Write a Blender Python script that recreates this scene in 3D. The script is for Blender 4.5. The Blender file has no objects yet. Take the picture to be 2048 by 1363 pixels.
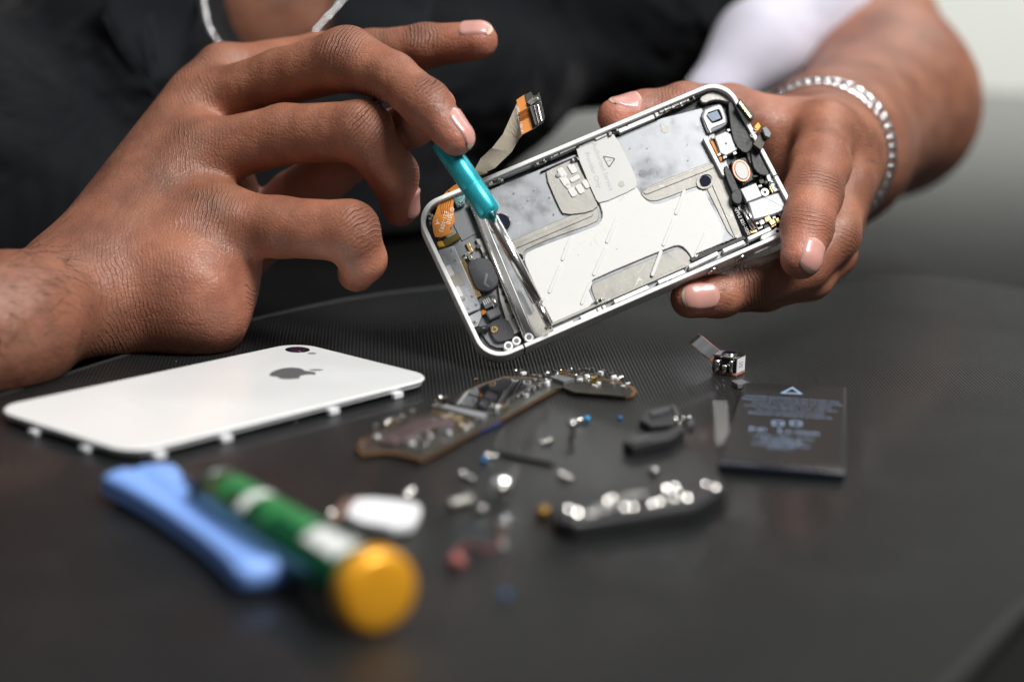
import bpy, bmesh, math, random
import numpy as np
from mathutils import Vector, Matrix
random.seed(7); rng = np.random.default_rng(7)
S = 0.001                                   # everything below is modelled in millimetres
scene = bpy.context.scene
COL = scene.collection
# ------------------------------------------------------------------ camera
F = 4200.0; TH = math.radians(13.3); HC = 153.9; ROLL = 0.035
c_, s_ = math.cos(TH), math.sin(TH)
FW = np.array([0, c_, -s_]); UP0 = np.array([0, s_, c_]); RT0 = np.array([1.0, 0, 0])
cr_, sr_ = math.cos(ROLL), math.sin(ROLL)
RT = cr_*RT0 + sr_*UP0; UP = -sr_*RT0 + cr_*UP0
CAM = np.array([0, 0, HC])
def W(px, py, z):                            # point seen at (px,py) of the photo, z mm deep
    return CAM + z*(FW + (px-1024)/F*RT - (py-681.5)/F*UP)
def cam(px, py, z): return np.array([(px-1024)/F*z, -(py-681.5)/F*z, -z])   # view space
def c2w(A): return CAM + A[..., 0:1]*RT + A[..., 1:2]*UP - A[..., 2:3]*FW
def T(px, py, z=0.0):                        # point of the table (height z) seen at (px,py)
    r = FW + (px-1024)/F*RT - (py-681.5)/F*UP
    return CAM + (z-HC)/r[2]*r
def Tz(px, py, z=0.0):
    r = FW + (px-1024)/F*RT - (py-681.5)/F*UP
    return (z-HC)/r[2]
cd = bpy.data.cameras.new('camera'); co = bpy.data.objects.new('camera', cd); COL.objects.link(co)
m = Matrix.Identity(4)
for i in range(3): m[i][0], m[i][1], m[i][2], m[i][3] = RT[i], UP[i], -FW[i], CAM[i]*S
co.matrix_world = m
cd.sensor_width = 36; cd.lens = F/2048*36; cd.clip_start = 0.01; cd.clip_end = 50
cd.dof.use_dof = True; cd.dof.focus_distance = 0.641; cd.dof.aperture_fstop = 5.3; cd.dof.aperture_blades = 0
scene.camera = co
# ------------------------------------------------------------------ object helpers
LOC = {}
def tag(o, label=None, cat=None, group=None, kind=None):
    if label: o['label'] = label
    if cat: o['category'] = cat
    if group: o['group'] = group
    if kind: o['kind'] = kind
    return o
def empty(name, loc, label=None, cat=None, group=None):
    o = bpy.data.objects.new(name, None); COL.objects.link(o)
    o.empty_display_size = 0.005
    o.location = Vector([float(a)*S for a in loc]); LOC[o.name] = np.array(loc, float)
    return tag(o, label, cat, group)
def mesh(name, V, Fc, mat, parent=None, smooth=False, bevel=0, loc=None, seg=2, ang=35):
    V = np.asarray(V, float)
    if parent is not None: base = LOC[parent.name]
    elif loc is not None: base = np.array(loc, float)
    else: base = np.array([V[:, 0].mean(), V[:, 1].mean(), V[:, 2].min()])
    me = bpy.data.meshes.new(name)
    me.from_pydata(((V-base)*S).tolist(), [], [list(map(int, f)) for f in Fc])
    bm = bmesh.new(); bm.from_mesh(me); bmesh.ops.recalc_face_normals(bm, faces=bm.faces); bm.to_mesh(me); bm.free()
    me.materials.append(mat)
    if smooth: me.polygons.foreach_set('use_smooth', [True]*len(me.polygons))
    o = bpy.data.objects.new(name, me); COL.objects.link(o)
    LOC[o.name] = base
    if parent is None: o.location = Vector(base*S)
    else: o.parent = parent
    if parent is not None and parent.type == 'MESH': LOC[o.name] = base
    if bevel:
        b = o.modifiers.new('bevel', 'BEVEL'); b.width = bevel*S; b.segments = seg; b.limit_method = 'ANGLE'
        b.angle_limit = math.radians(ang); b.harden_normals = False
        me.polygons.foreach_set('use_smooth', [True]*len(me.polygons))
        try:
            me.set_sharp_from_angle(angle=math.radians(60))
        except Exception: pass
    return o
class Fr:                                    # a local frame in mm
    def __init__(s, o, R): s.o = np.array(o, float); s.R = np.array(R, float)   # columns = axes
    def P(s, A): return np.atleast_2d(np.asarray(A, float))@s.R.T + s.o
    def px(s, px, py, w=0.0):                # (u,v) in plane w seen at pixel
        r = FW + (px-1024)/F*RT - (py-681.5)/F*UP
        n = s.R[:, 2]; o = s.o + n*w
        t = ((o-CAM)@n)/(r@n); q = (CAM+t*r-s.o)@s.R
        return (q[0], q[1])
    def pxs(s, L, w=0.0): return [s.px(x, y, w) for x, y in L]
def rotz(a): c, s = math.cos(a), math.sin(a); return np.array([[c, -s, 0], [s, c, 0], [0, 0, 1.0]])
class MB:
    def __init__(s): s.V = []; s.F = []
    def add(s, V, Fc):
        n = len(s.V); s.V += [tuple(v) for v in np.asarray(V, float)]; s.F += [tuple(i+n for i in f) for f in Fc]; return s
    def extr(s, fr, pts, w0, w1, taper=0):
        n = len(pts); p = np.array(pts, float); c = p.mean(0)
        q = c+(p-c)*(1-taper)
        A = np.column_stack([p, np.full(n, w0)]); B = np.column_stack([q, np.full(n, w1)])
        Fc = [tuple(range(n))[::-1], tuple(range(n, 2*n))]+[(i, (i+1) % n, n+(i+1) % n, n+i) for i in range(n)]
        return s.add(fr.P(np.vstack([A, B])), Fc)
    def box(s, fr, u, v, du, dv, w0, w1, rot=0):
        c, k = math.cos(rot), math.sin(rot)
        pts = [(u+c*a*du/2-k*b*dv/2, v+k*a*du/2+c*b*dv/2) for a, b in ((-1, -1), (1, -1), (1, 1), (-1, 1))]
        return s.extr(fr, pts, w0, w1)
    def ring(s, fr, out, inn, w0, w1):       # matching outlines
        n = len(out)
        A = [np.column_stack([np.array(p, float), np.full(n, w)]) for p, w in ((out, w0), (out, w1), (inn, w1), (inn, w0))]
        Fc = []
        for k in range(4):
            for i in range(n):
                Fc.append((k*n+i, k*n+(i+1) % n, ((k+1) % 4)*n+(i+1) % n, ((k+1) % 4)*n+i))
        return s.add(fr.P(np.vstack(A)), Fc)
    def cyl(s, fr, u, v, r, w0, w1, n=24, r1=None, a0=0):
        r1 = r if r1 is None else r1
        a = [a0+2*math.pi*i/n for i in range(n)]
        A = [(u+r*math.cos(t), v+r*math.sin(t), w0) for t in a]+[(u+r1*math.cos(t), v+r1*math.sin(t), w1) for t in a]
        return s.add(fr.P(A), [tuple(range(n))[::-1], tuple(range(n, 2*n))]+[(i, (i+1) % n, n+(i+1) % n, n+i) for i in range(n)])
    def tube(s, path, r, n=8, flat=None, cap=True):
        P = np.array(path, float); m = len(P); r = np.broadcast_to(np.asarray(r, float), (m,))
        tan = np.gradient(P, axis=0); tan /= np.linalg.norm(tan, axis=1)[:, None]+1e-12
        ref = np.array([0, 0, 1.0]) if abs(tan[0][2]) < .9 else np.array([1.0, 0, 0])
        x = np.cross(ref, tan[0]); x /= np.linalg.norm(x); V = []
        for i in range(m):
            x = x-(x@tan[i])*tan[i]; x /= np.linalg.norm(x); y = np.cross(tan[i], x)
            for k in range(n):
                a = 2*math.pi*k/n; f = 1 if flat is None else flat
                V.append(P[i]+r[i]*(math.cos(a)*x+f*math.sin(a)*y))
        Fc = [(i*n+k, i*n+(k+1) % n, (i+1)*n+(k+1) % n, (i+1)*n+k) for i in range(m-1) for k in range(n)]
        if cap: Fc += [tuple(range(n))[::-1], tuple(range((m-1)*n, m*n))]
        return s.add(V, Fc)
    def lathe(s, a, b, prof, n=32):          # profile [(t along a->b in mm, r)]
        a = np.array(a, float); b = np.array(b, float); d = b-a; d /= np.linalg.norm(d)
        ref = np.array([0, 0, 1.0]) if abs(d[2]) < .9 else np.array([1.0, 0, 0])
        x = np.cross(ref, d); x /= np.linalg.norm(x); y = np.cross(d, x); V = []
        for t, r in prof:
            for k in range(n):
                g = 2*math.pi*k/n; V.append(a+d*t+r*(math.cos(g)*x+math.sin(g)*y))
        m = len(prof)
        Fc = [(i*n+k, i*n+(k+1) % n, (i+1)*n+(k+1) % n, (i+1)*n+k) for i in range(m-1) for k in range(n)]
        Fc += [tuple(range(n))[::-1], tuple(range((m-1)*n, m*n))]
        return s.add(V, Fc)
    def sheet(s, fn, nu, nv, th=0.0):        # fn(i/nu,j/nv)->point ; thick along normal estimate
        G = np.array([[fn(i/(nu-1), j/(nv-1)) for j in range(nv)] for i in range(nu)])
        gu = np.gradient(G, axis=0); gv = np.gradient(G, axis=1); nn = np.cross(gu, gv)
        nn /= np.linalg.norm(nn, axis=2)[..., None]+1e-12
        A = (G+nn*th/2).reshape(-1, 3); B = (G-nn*th/2).reshape(-1, 3); N = nu*nv
        idx = lambda i, j: i*nv+j
        Fc = []
        for i in range(nu-1):
            for j in range(nv-1):
                q = (idx(i, j), idx(i+1, j), idx(i+1, j+1), idx(i, j+1)); Fc.append(q); Fc.append(tuple(k+N for k in q[::-1]))
        bd = [idx(i, 0) for i in range(nu)]+[idx(nu-1, j) for j in range(1, nv)]+[idx(i, nv-1) for i in range(nu-2, -1, -1)]+[idx(0, j) for j in range(nv-2, 0, -1)]
        for a, b in zip(bd, bd[1:]+bd[:1]): Fc.append((a, a+N, b+N, b))
        return s.add(np.vstack([A, B]), Fc)
    def mk(s, name, mat, parent=None, **k): return mesh(name, s.V, s.F, mat, parent, **k)
def rrect(cx, cy, w, h, r, n=8, rot=0):
    P = []
    for qx, qy, a0 in ((1, 1, 0), (-1, 1, 90), (-1, -1, 180), (1, -1, 270)):
        for i in range(n+1):
            a = math.radians(a0+90*i/n)
            P.append((qx*(w/2-r)+r*math.cos(a), qy*(h/2-r)+r*math.sin(a)))
    c, s = math.cos(rot), math.sin(rot)
    return [(cx+c*x-s*y, cy+s*x+c*y) for x, y in P]
def capsule2(a, b, r, n=6):                  # flat 2d capsule outline
    a = np.array(a); b = np.array(b); g = math.atan2(*(b-a)[::-1]); P = []
    for c, s0 in ((b, -90), (a, 90)):
        for i in range(n+1):
            t = g+math.radians(s0+180*i/n); P.append((c[0]+r*math.cos(t), c[1]+r*math.sin(t)))
    return P
def smoothpoly(pts, it=2, keep=0.25):        # Chaikin corner cutting
    P = [np.array(p, float) for p in pts]
    for _ in range(it):
        Q = []
        for a, b in zip(P, P[1:]+P[:1]): Q += [a*(1-keep)+b*keep, a*keep+b*(1-keep)]
        P = Q
    return [tuple(p) for p in P]
def resample(path, n):
    P = np.array(path, float); d = np.r_[0, np.cumsum(np.linalg.norm(np.diff(P, axis=0), axis=1))]
    t = np.linspace(0, d[-1], n); return np.column_stack([np.interp(t, d, P[:, k]) for k in range(P.shape[1])])
def spline(pts, n):                          # catmull-rom through points
    P = np.array(pts, float); Q = np.vstack([2*P[0]-P[1], P, 2*P[-1]-P[-2]]); out = []
    m = len(P)-1
    for i in range(n):
        t = i/(n-1)*m; k = min(int(t), m-1); t -= k; a, b, c, d = Q[k:k+4]
        out.append(.5*((2*b)+(c-a)*t+(2*a-5*b+4*c-d)*t*t+(3*b-a-3*c+d)*t**3))
    return np.array(out)
def text(name, body, size, fr, u, v, w, rot, mat, parent, thick=0.02, align='CENTER', sx=1.0, spacing=1.0):
    cu = bpy.data.curves.new('t', 'FONT'); cu.body = body; cu.size = size; cu.align_x = align; cu.align_y = 'CENTER'
    cu.extrude = thick; cu.resolution_u = 3; cu.space_line = spacing
    o = bpy.data.objects.new('t', cu); COL.objects.link(o)
    dg = bpy.context.evaluated_depsgraph_get(); me = bpy.data.meshes.new_from_object(o.evaluated_get(dg))
    V = np.array([v_.co[:] for v_ in me.vertices]); Fc = [tuple(p.vertices) for p in me.polygons]
    bpy.data.objects.remove(o); bpy.data.curves.remove(cu)
    if not len(V): return None
    V[:, 0] *= sx
    c, s = math.cos(rot), math.sin(rot)
    X = np.column_stack([u+c*V[:, 0]-s*V[:, 1], v+s*V[:, 0]+c*V[:, 1], w+V[:, 2]+thick])
    return mesh(name, fr.P(X), Fc, mat, parent)
# ------------------------------------------------------------------ materials
def mat(name, col, rough=.5, metal=0, bump=None, var=0, varscale=200, coat=0, trans=0, alpha=1, spec=.5, sss=0, sssr=(1, .3, .15), sssscale=.003, aniso=0, ior=1.45, roughvar=0):
    m = bpy.data.materials.new(name); m.use_nodes = True; N = m.node_tree.nodes; L = m.node_tree.links
    b = N['Principled BSDF']; b.inputs['Base Color'].default_value = (*col, 1); b.inputs['Roughness'].default_value = rough
    b.inputs['Metallic'].default_value = metal; b.inputs['Coat Weight'].default_value = coat; b.inputs['Coat Roughness'].default_value = .08
    b.inputs['Transmission Weight'].default_value = trans; b.inputs['Alpha'].default_value = alpha
    b.inputs['Specular IOR Level'].default_value = spec; b.inputs['IOR'].default_value = ior
    if sss:
        b.inputs['Subsurface Weight'].default_value = sss; b.inputs['Subsurface Radius'].default_value = sssr; b.inputs['Subsurface Scale'].default_value = sssscale
    tc = N.new('ShaderNodeTexCoord')
    if var or roughvar:
        n = N.new('ShaderNodeTexNoise'); n.inputs['Scale'].default_value = varscale; n.inputs['Detail'].default_value = 5
        L.new(tc.outputs['Object'], n.inputs['Vector'])
        if var:
            mx = N.new('ShaderNodeMix'); mx.data_type = 'RGBA'
            mx.inputs[6].default_value = (*[max(0, x*(1-var)) for x in col], 1); mx.inputs[7].default_value = (*[min(1, x*(1+var)) for x in col], 1)
            L.new(n.outputs['Fac'], mx.inputs[0]); L.new(mx.outputs[2], b.inputs['Base Color'])
        if roughvar:
            mr = N.new('ShaderNodeMapRange'); mr.inputs[1].default_value = .3; mr.inputs[2].default_value = .7
            mr.inputs[3].default_value = max(0.02, rough-roughvar); mr.inputs[4].default_value = rough+roughvar
            L.new(n.outputs['Fac'], mr.inputs[0]); L.new(mr.outputs[0], b.inputs['Roughness'])
    if bump:
        sc, st = bump
        n2 = N.new('ShaderNodeTexNoise'); n2.inputs['Scale'].default_value = sc; n2.inputs['Detail'].default_value = 4
        L.new(tc.outputs['Object'], n2.inputs['Vector'])
        bp = N.new('ShaderNodeBump'); bp.inputs['Strength'].default_value = 1; bp.inputs['Distance'].default_value = st*S
        L.new(n2.outputs['Fac'], bp.inputs['Height']); L.new(bp.outputs[0], b.inputs['Normal'])
    return m
M = dict(
 steel=mat('polished_steel', (.55, .54, .52), .25, .9, roughvar=.08, varscale=900),
 band=mat('satin_white_metal_band', (.80, .80, .79), .42, .15, var=.05, varscale=300, spec=.6),
 satin=mat('satin_steel_plate', (.32, .31, .285), .45, .45, var=.25, varscale=160, bump=(500, .04), roughvar=.12),
 brushed=mat('scratched_aluminium', (.26, .27, .285), .38, .7, var=.16, varscale=140, bump=(420, .012), roughvar=.14),
 shield=mat('silver_shield', (.36, .37, .39), .42, .45, var=.06, varscale=250),
 whiteplate=mat('white_coated_plate', (.69, .685, .67), .5, .0, var=.025, varscale=110, bump=(400, .01)),
 sticker=mat('frosted_sticker', (.58, .58, .565), .4, 0, var=.05, varscale=120, spec=.6),
 ink=mat('grey_ink', (.13, .13, .14), .6),
 paleink=mat('pale_grey_ink', (.42, .42, .42), .6),
 blackpl=mat('black_plastic', (.018, .018, .02), .42, bump=(900, .05), var=.3, varscale=400),
 darkpl=mat('charcoal_plastic', (.05, .052, .058), .45, var=.2, varscale=200, bump=(600, .03)),
 greypl=mat('grey_plastic', (.16, .165, .175), .45, .2, var=.15, varscale=150),
 gloss=mat('black_glass', (.008, .008, .01), .06, coat=.5),
 lens=mat('lens_glass', (.01, .012, .03), .03, coat=1),
 white=mat('white_glass', (.80, .81, .81), .2, roughvar=.09, varscale=35, coat=.35, spec=.5),
 whitepl=mat('white_plastic', (.78, .78, .80), .4, spec=.5),
 orange=mat('orange_flex_film', (.62, .22, .035), .3, var=.25, varscale=220, coat=.3),
 orangedk=mat('copper_track_film', (.30, .10, .02), .35, coat=.3),
 beige=mat('beige_flex_stiffener', (.50, .43, .34), .6, var=.12, varscale=900),
 gold=mat('gold_contact', (.85, .60, .28), .25, 1),
 yellow=mat('yellow_tape', (.75, .42, .03), .35, var=.2, varscale=400),
 pcb=mat('dark_green_board', (.035, .034, .028), .3, coat=.3),
 brownpcb=mat('brown_board_edge', (.15, .075, .03), .5, var=.4, varscale=900),
 copper=mat('copper_coil', (.80, .36, .26), .3, .6),
 printw=mat('white_print', (.80, .78, .74), .6),
 cyan=mat('anodised_cyan', (.03, .42, .50), .30, .45, bump=(2500, .02), roughvar=.05, varscale=2500),
 chrome=mat('chrome_shaft', (.72, .70, .67), .16, 1),
 green=mat('green_barrel', (.003, .13, .045), .25, .3, coat=.3),
 orangecap=mat('gold_anodised_cap', (.95, .43, .02), .34, .35, spec=.8),
 bluepl=mat('light_blue_plastic', (.22, .39, .84), .4, sss=.2, sssr=(.4, .6, 1), sssscale=.003),
 silver=mat('silver_links', (.82, .82, .84), .2, 1),
 batt=mat('battery_wrap', (.011, .011, .011), .42, var=.2, varscale=80),
 battink=mat('blue_grey_print', (.25, .35, .52), .5),
 blueink=mat('blue_plastic_tip', (.015, .14, .34), .45),
 redfilm=mat('red_wire', (.12, .03, .03), .45),
 mauve=mat('mauve_shield', (.20, .15, .15), .35, .7),
 clear=mat('clear_tape', (.75, .75, .72), .2, alpha=.12),
 nail=mat('fingernail', (.60, .30, .26), .3, sss=.2, sssr=(1, .35, .25), sssscale=.002, coat=.35, bump=(300, .02), var=.05, varscale=120),
 nailedge=mat('nail_edge', (.70, .55, .42), .45),
 hair=mat('dark_hair', (.015, .01, .008), .5),
)

def scratch(m, amt=.5, light=(.75, .75, .76), s1=55, s2=130, wid=.006):
    N = m.node_tree.nodes; L = m.node_tree.links; b = N['Principled BSDF']; tc = N.new('ShaderNodeTexCoord'); prev = b.inputs['Base Color'].links[0].from_socket
    fs = []
    for sc, di in ((s1, 2.2), (s2, 1.2)):
        n = N.new('ShaderNodeTexNoise'); n.inputs['Scale'].default_value = sc; n.inputs['Detail'].default_value = 1.5; n.inputs['Distortion'].default_value = di; L.new(tc.outputs['Object'], n.inputs['Vector'])
        a = N.new('ShaderNodeMath'); a.operation = 'COMPARE'; a.inputs[1].default_value = .5; a.inputs[2].default_value = wid; L.new(n.outputs['Fac'], a.inputs[0])
        n2 = N.new('ShaderNodeTexNoise'); n2.inputs['Scale'].default_value = sc*2.3; L.new(tc.outputs['Object'], n2.inputs['Vector'])
        g = N.new('ShaderNodeMath'); g.operation = 'GREATER_THAN'; g.inputs[1].default_value = .56; L.new(n2.outputs['Fac'], g.inputs[0])
        q = N.new('ShaderNodeMath'); q.operation = 'MULTIPLY'; L.new(a.outputs[0], q.inputs[0]); L.new(g.outputs[0], q.inputs[1]); fs.append(q.outputs[0])
    mx = N.new('ShaderNodeMath'); mx.operation = 'MAXIMUM'; L.new(fs[0], mx.inputs[0]); L.new(fs[1], mx.inputs[1])
    ml = N.new('ShaderNodeMath'); ml.operation = 'MULTIPLY'; ml.inputs[1].default_value = amt; L.new(mx.outputs[0], ml.inputs[0])
    c = N.new('ShaderNodeMix'); c.data_type = 'RGBA'; L.new(ml.outputs[0], c.inputs[0]); L.new(prev, c.inputs[6]); c.inputs[7].default_value = (*light, 1); L.new(c.outputs[2], b.inputs['Base Color'])
scratch(M['brushed'], .3, (.5, .5, .52), 90, 260, .003); scratch(M['satin'], .35, (.7, .68, .62)); scratch(M['shield'], .4); scratch(M['whiteplate'], .25, (.45, .44, .42), 40, 90, .003); scratch(M['darkpl'], .3, (.25, .25, .26), 80, 200)
# ------------------------------------------------------------------ skin material
def skin_material():
    m = bpy.data.materials.new('brown_skin'); m.use_nodes = True; N = m.node_tree.nodes; L = m.node_tree.links
    b = N['Principled BSDF']; tc = N.new('ShaderNodeTexCoord')
    def noise(sc, det=4, vec=None):
        n = N.new('ShaderNodeTexNoise'); n.inputs['Scale'].default_value = sc; n.inputs['Detail'].default_value = det
        L.new(vec or tc.outputs['Object'], n.inputs['Vector']); return n
    def mix(f, a, c, col=True):
        x = N.new('ShaderNodeMix'); x.data_type = 'RGBA'
        for k, v in ((6, a), (7, c)):
            if isinstance(v, tuple): x.inputs[k].default_value = (*v, 1)
            else: L.new(v, x.inputs[k])
        if isinstance(f, float): x.inputs[0].default_value = f
        else: L.new(f, x.inputs[0])
        return x.outputs[2]
    def math_(op, a, c=None, clamp=False):
        x = N.new('ShaderNodeMath'); x.operation = op; x.use_clamp = clamp
        for k, v in ((0, a), (1, c)):
            if v is None: continue
            if isinstance(v, (int, float)): x.inputs[k].default_value = v
            else: L.new(v, x.inputs[k])
        return x.outputs[0]
    def att(nm):
        a = N.new('ShaderNodeAttribute'); a.attribute_name = nm; return a.outputs['Fac']
    pink, dark, cw, ct = att('pink'), att('dark'), att('crease_w'), att('crease_t')
    nb_ = N.new('ShaderNodeMapRange'); nb_.inputs[1].default_value = .33; nb_.inputs[2].default_value = .67; L.new(noise(70, 7).outputs['Fac'], nb_.inputs[0]); base = mix(nb_.outputs[0], (.18, .072, .040), (.38, .158, .090))
    base = mix(math_('MULTIPLY', pink, .85), base, (.56, .215, .15))
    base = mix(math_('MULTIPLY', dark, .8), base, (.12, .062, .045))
    mott = noise(160, 6)
    mr = N.new('ShaderNodeMapRange'); mr.inputs[1].default_value = .35; mr.inputs[2].default_value = .7; mr.inputs[3].default_value = 0; mr.inputs[4].default_value = .4
    L.new(mott.outputs['Fac'], mr.inputs[0]); base = mix(mr.outputs[0], base, (.27, .085, .05))
    # fine skin cells
    warp = noise(220, 3); 
    vm = N.new('ShaderNodeVectorMath'); vm.operation = 'MULTIPLY_ADD'
    L.new(warp.outputs['Color'], vm.inputs[0]); vm.inputs[1].default_value = (.0016, .0016, .0016); L.new(tc.outputs['Object'], vm.inputs[2])
    vo = N.new('ShaderNodeTexVoronoi'); vo.feature = 'DISTANCE_TO_EDGE'; vo.inputs['Scale'].default_value = 850
    L.new(vm.outputs[0], vo.inputs['Vector'])
    v1 = math_('MULTIPLY', math_('MINIMUM', vo.outputs['Distance'], .22), 3.2)
    vm2 = N.new('ShaderNodeVectorMath'); vm2.operation = 'MULTIPLY'; L.new(vm.outputs[0], vm2.inputs[0]); vm2.inputs[1].default_value = (.55, 1.25, 1.0)
    vo2 = N.new('ShaderNodeTexVoronoi'); vo2.feature = 'DISTANCE_TO_EDGE'; vo2.inputs['Scale'].default_value = 330
    L.new(vm2.outputs[0], vo2.inputs['Vector'])
    v2 = math_('MULTIPLY', math_('MINIMUM', vo2.outputs['Distance'], .16), 3.4)
    fine = math_('ADD', v1, math_('ADD', v2, noise(1500, 2).outputs['Fac']))
    # joint creases : wave along the finger, broken by noise
    ph = math_('ADD', math_('MULTIPLY', ct, 1.0), math_('MULTIPLY', noise(110, 3).outputs['Fac'], 4.5))
    wv = math_('SINE', math_('MULTIPLY', ph, 2.6)); wv2 = math_('SINE', math_('MULTIPLY', ph, 5.3))
    g = math_('SUBTRACT', 1.0, math_('POWER', math_('ABSOLUTE', wv), .45))
    g2 = math_('SUBTRACT', 1.0, math_('POWER', math_('ABSOLUTE', wv2), .5))
    groove = math_('MULTIPLY', math_('ADD', g, math_('MULTIPLY', g2, .5)), cw)
    fine2 = math_('ADD', math_('MULTIPLY', fine, .08), math_('MULTIPLY', noise(75, 2).outputs['Fac'], 1.1))
    h = math_('SUBTRACT', fine2, math_('MULTIPLY', groove, .36))
    bp = N.new('ShaderNodeBump'); bp.inputs['Strength'].default_value = 1.0; bp.inputs['Distance'].default_value = .001
    L.new(h, bp.inputs['Height']); L.new(bp.outputs[0], b.inputs['Normal'])
    base = mix(math_('MULTIPLY', groove, .40, True), base, (.16, .06, .035))
    L.new(base, b.inputs['Base Color'])
    rr_ = N.new('ShaderNodeMapRange'); rr_.inputs[3].default_value = .32; rr_.inputs[4].default_value = .62; L.new(noise(600, 3).outputs['Fac'], rr_.inputs[0]); L.new(rr_.outputs[0], b.inputs['Roughness']); b.inputs['Specular IOR Level'].default_value = .5
    b.inputs['Subsurface Weight'].default_value = .1; b.inputs['Subsurface Radius'].default_value = (1, .32, .18); b.inputs['Subsurface Scale'].default_value = .002
    return m
M['skin'] = skin_material()
# ------------------------------------------------------------------ distance-field bodies (view space, mm)
class Cone:
    def __init__(s, a, b, ra, rb, pink=0, dark=0): s.a, s.b, s.ra, s.rb, s.pink, s.dark = a, b, ra, rb, pink, dark
    def sd(s, P):
        ab = s.b-s.a; t = np.clip(((P-s.a)@ab)/(ab@ab), 0, 1).astype(P.dtype)
        return np.linalg.norm(P-s.a-t[..., None]*ab.astype(P.dtype), axis=-1)-(s.ra+(s.rb-s.ra)*t)
    def box(s, pad):
        return np.minimum(s.a-s.ra, s.b-s.rb)-pad, np.maximum(s.a+s.ra, s.b+s.rb)+pad
class Ell:
    def __init__(s, c, r, R=None, pink=0, dark=0): s.c, s.r, s.R, s.pink, s.dark = c, np.array(r, float), (np.eye(3) if R is None else R), pink, dark
    def sd(s, P):
        q = ((P-s.c)@s.R).astype(np.float32); k0 = np.linalg.norm(q/s.r, axis=-1); k1 = np.linalg.norm(q/(s.r**2), axis=-1)+1e-9
        return k0*(k0-1)/k1
    def box(s, pad): m_ = max(s.r); return s.c-m_-pad, s.c+m_+pad
def pr(px, py, z, r): return cam(px, py, z), r*z/F
def cone(p, q, pink=0, dark=0):
    a, ra = pr(*p); b, rb = pr(*q); return Cone(a, b, ra, rb, pink, dark)
def chain(pts, pink=None):
    n = len(pts)-1; pk = pink or [0]*n
    return [cone(pts[i], pts[i+1], pk[i]) for i in range(n)]
def smin(a, b, k):
    h = np.maximum(k-np.abs(a-b), 0)/k; return np.minimum(a, b)-h*h*k*.25
class Grid:
    def __init__(s, lo, hi, h):
        s.lo = np.array(lo, float); s.h = h; s.n = np.ceil((np.array(hi)-s.lo)/h).astype(int)+1
    def field(s, prims, k, pad=14.0):
        A = np.full(s.n, 1e3, np.float32)
        for p in prims:
            lo, hi = p.box(pad); i0 = np.clip(np.floor((lo-s.lo)/s.h).astype(int), 0, s.n); i1 = np.clip(np.ceil((hi-s.lo)/s.h).astype(int)+1, 0, s.n)
            if np.any(i1 <= i0): continue
            ax = [(s.lo[j]+s.h*np.arange(i0[j], i1[j])).astype(np.float32) for j in range(3)]
            P = np.stack(np.meshgrid(*ax, indexing='ij'), -1)
            sl = tuple(slice(i0[j], i1[j]) for j in range(3))
            A[sl] = smin(A[sl], p.sd(P).astype(np.float32), k)
        return A
    def net(s, A):
        I = A < 0; n = s.n
        c = np.zeros(n-1, np.int8)
        for dx in (0, 1):
            for dy in (0, 1):
                for dz in (0, 1): c += I[dx:n[0]-1+dx, dy:n[1]-1+dy, dz:n[2]-1+dz]
        act = np.argwhere((c > 0) & (c < 8)); idx = -np.ones(n-1, np.int64); idx[tuple(act.T)] = np.arange(len(act))
        acc = np.zeros((len(act), 3)); cnt = np.zeros(len(act))
        cor = [(a, b, d) for a in (0, 1) for b in (0, 1) for d in (0, 1)]
        for p in cor:
            for ax in range(3):
                if p[ax]: continue
                q = list(p); q[ax] = 1
                va = A[tuple((act+p).T)]; vb = A[tuple((act+q).T)]; mk = (va < 0) != (vb < 0)
                t = np.where(mk, va/(va-vb+1e-12), 0); pos = np.tile(np.array(p, float), (len(act), 1)); pos[:, ax] = t
                acc[mk] += pos[mk]; cnt[mk] += 1
        V = s.lo+s.h*(act+acc/np.maximum(cnt, 1)[:, None])
        Fc = []
        for ax in range(3):
            sl0 = [slice(None)]*3; sl1 = [slice(None)]*3; sl0[ax] = slice(0, -1); sl1[ax] = slice(1, None)
            D = I[tuple(sl0)] != I[tuple(sl1)]; e = np.argwhere(D); u, v = [k for k in range(3) if k != ax]
            ok = (e[:, u] > 0) & (e[:, v] > 0) & (e[:, u] < n[u]-1) & (e[:, v] < n[v]-1); e = e[ok]
            q = []
            for du, dv in ((-1, -1), (0, -1), (0, 0), (-1, 0)):
                g = e.copy(); g[:, u] += du; g[:, v] += dv; q.append(idx[tuple(g.T)])
            Fc.append(np.stack(q, 1))
        Fc = np.vstack(Fc); Fc = Fc[(Fc >= 0).all(1)]
        return V, Fc
def hand_mesh(palm, fingers, h, joints, lo, hi, pk=14, fk=2.8, jk=6, ff=1.2, smooth=2):
    G = Grid(lo, hi, h); Pm = G.field(palm, pk); out = None
    for f in fingers:
        g = smin(Pm, G.field(f, fk), jk); out = g if out is None else smin(out, g, ff)
    V, Fc = G.net(out)
    # light relaxing
    E_ = np.vstack([Fc[:, [0, 1]], Fc[:, [1, 2]], Fc[:, [2, 3]], Fc[:, [3, 0]]])
    for _ in range(smooth):
        a = np.zeros_like(V); n = np.zeros(len(V))
        for i, j in ((0, 1), (1, 0)):
            for k in range(3): a[:, k] += np.bincount(E_[:, i], V[E_[:, j], k], len(V))
            n += np.bincount(E_[:, i], minlength=len(V))
        V = .5*V+.5*a/n[:, None]
    return V, Fc, attrs(V, palm+[p for f in fingers for p in f], joints)
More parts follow.
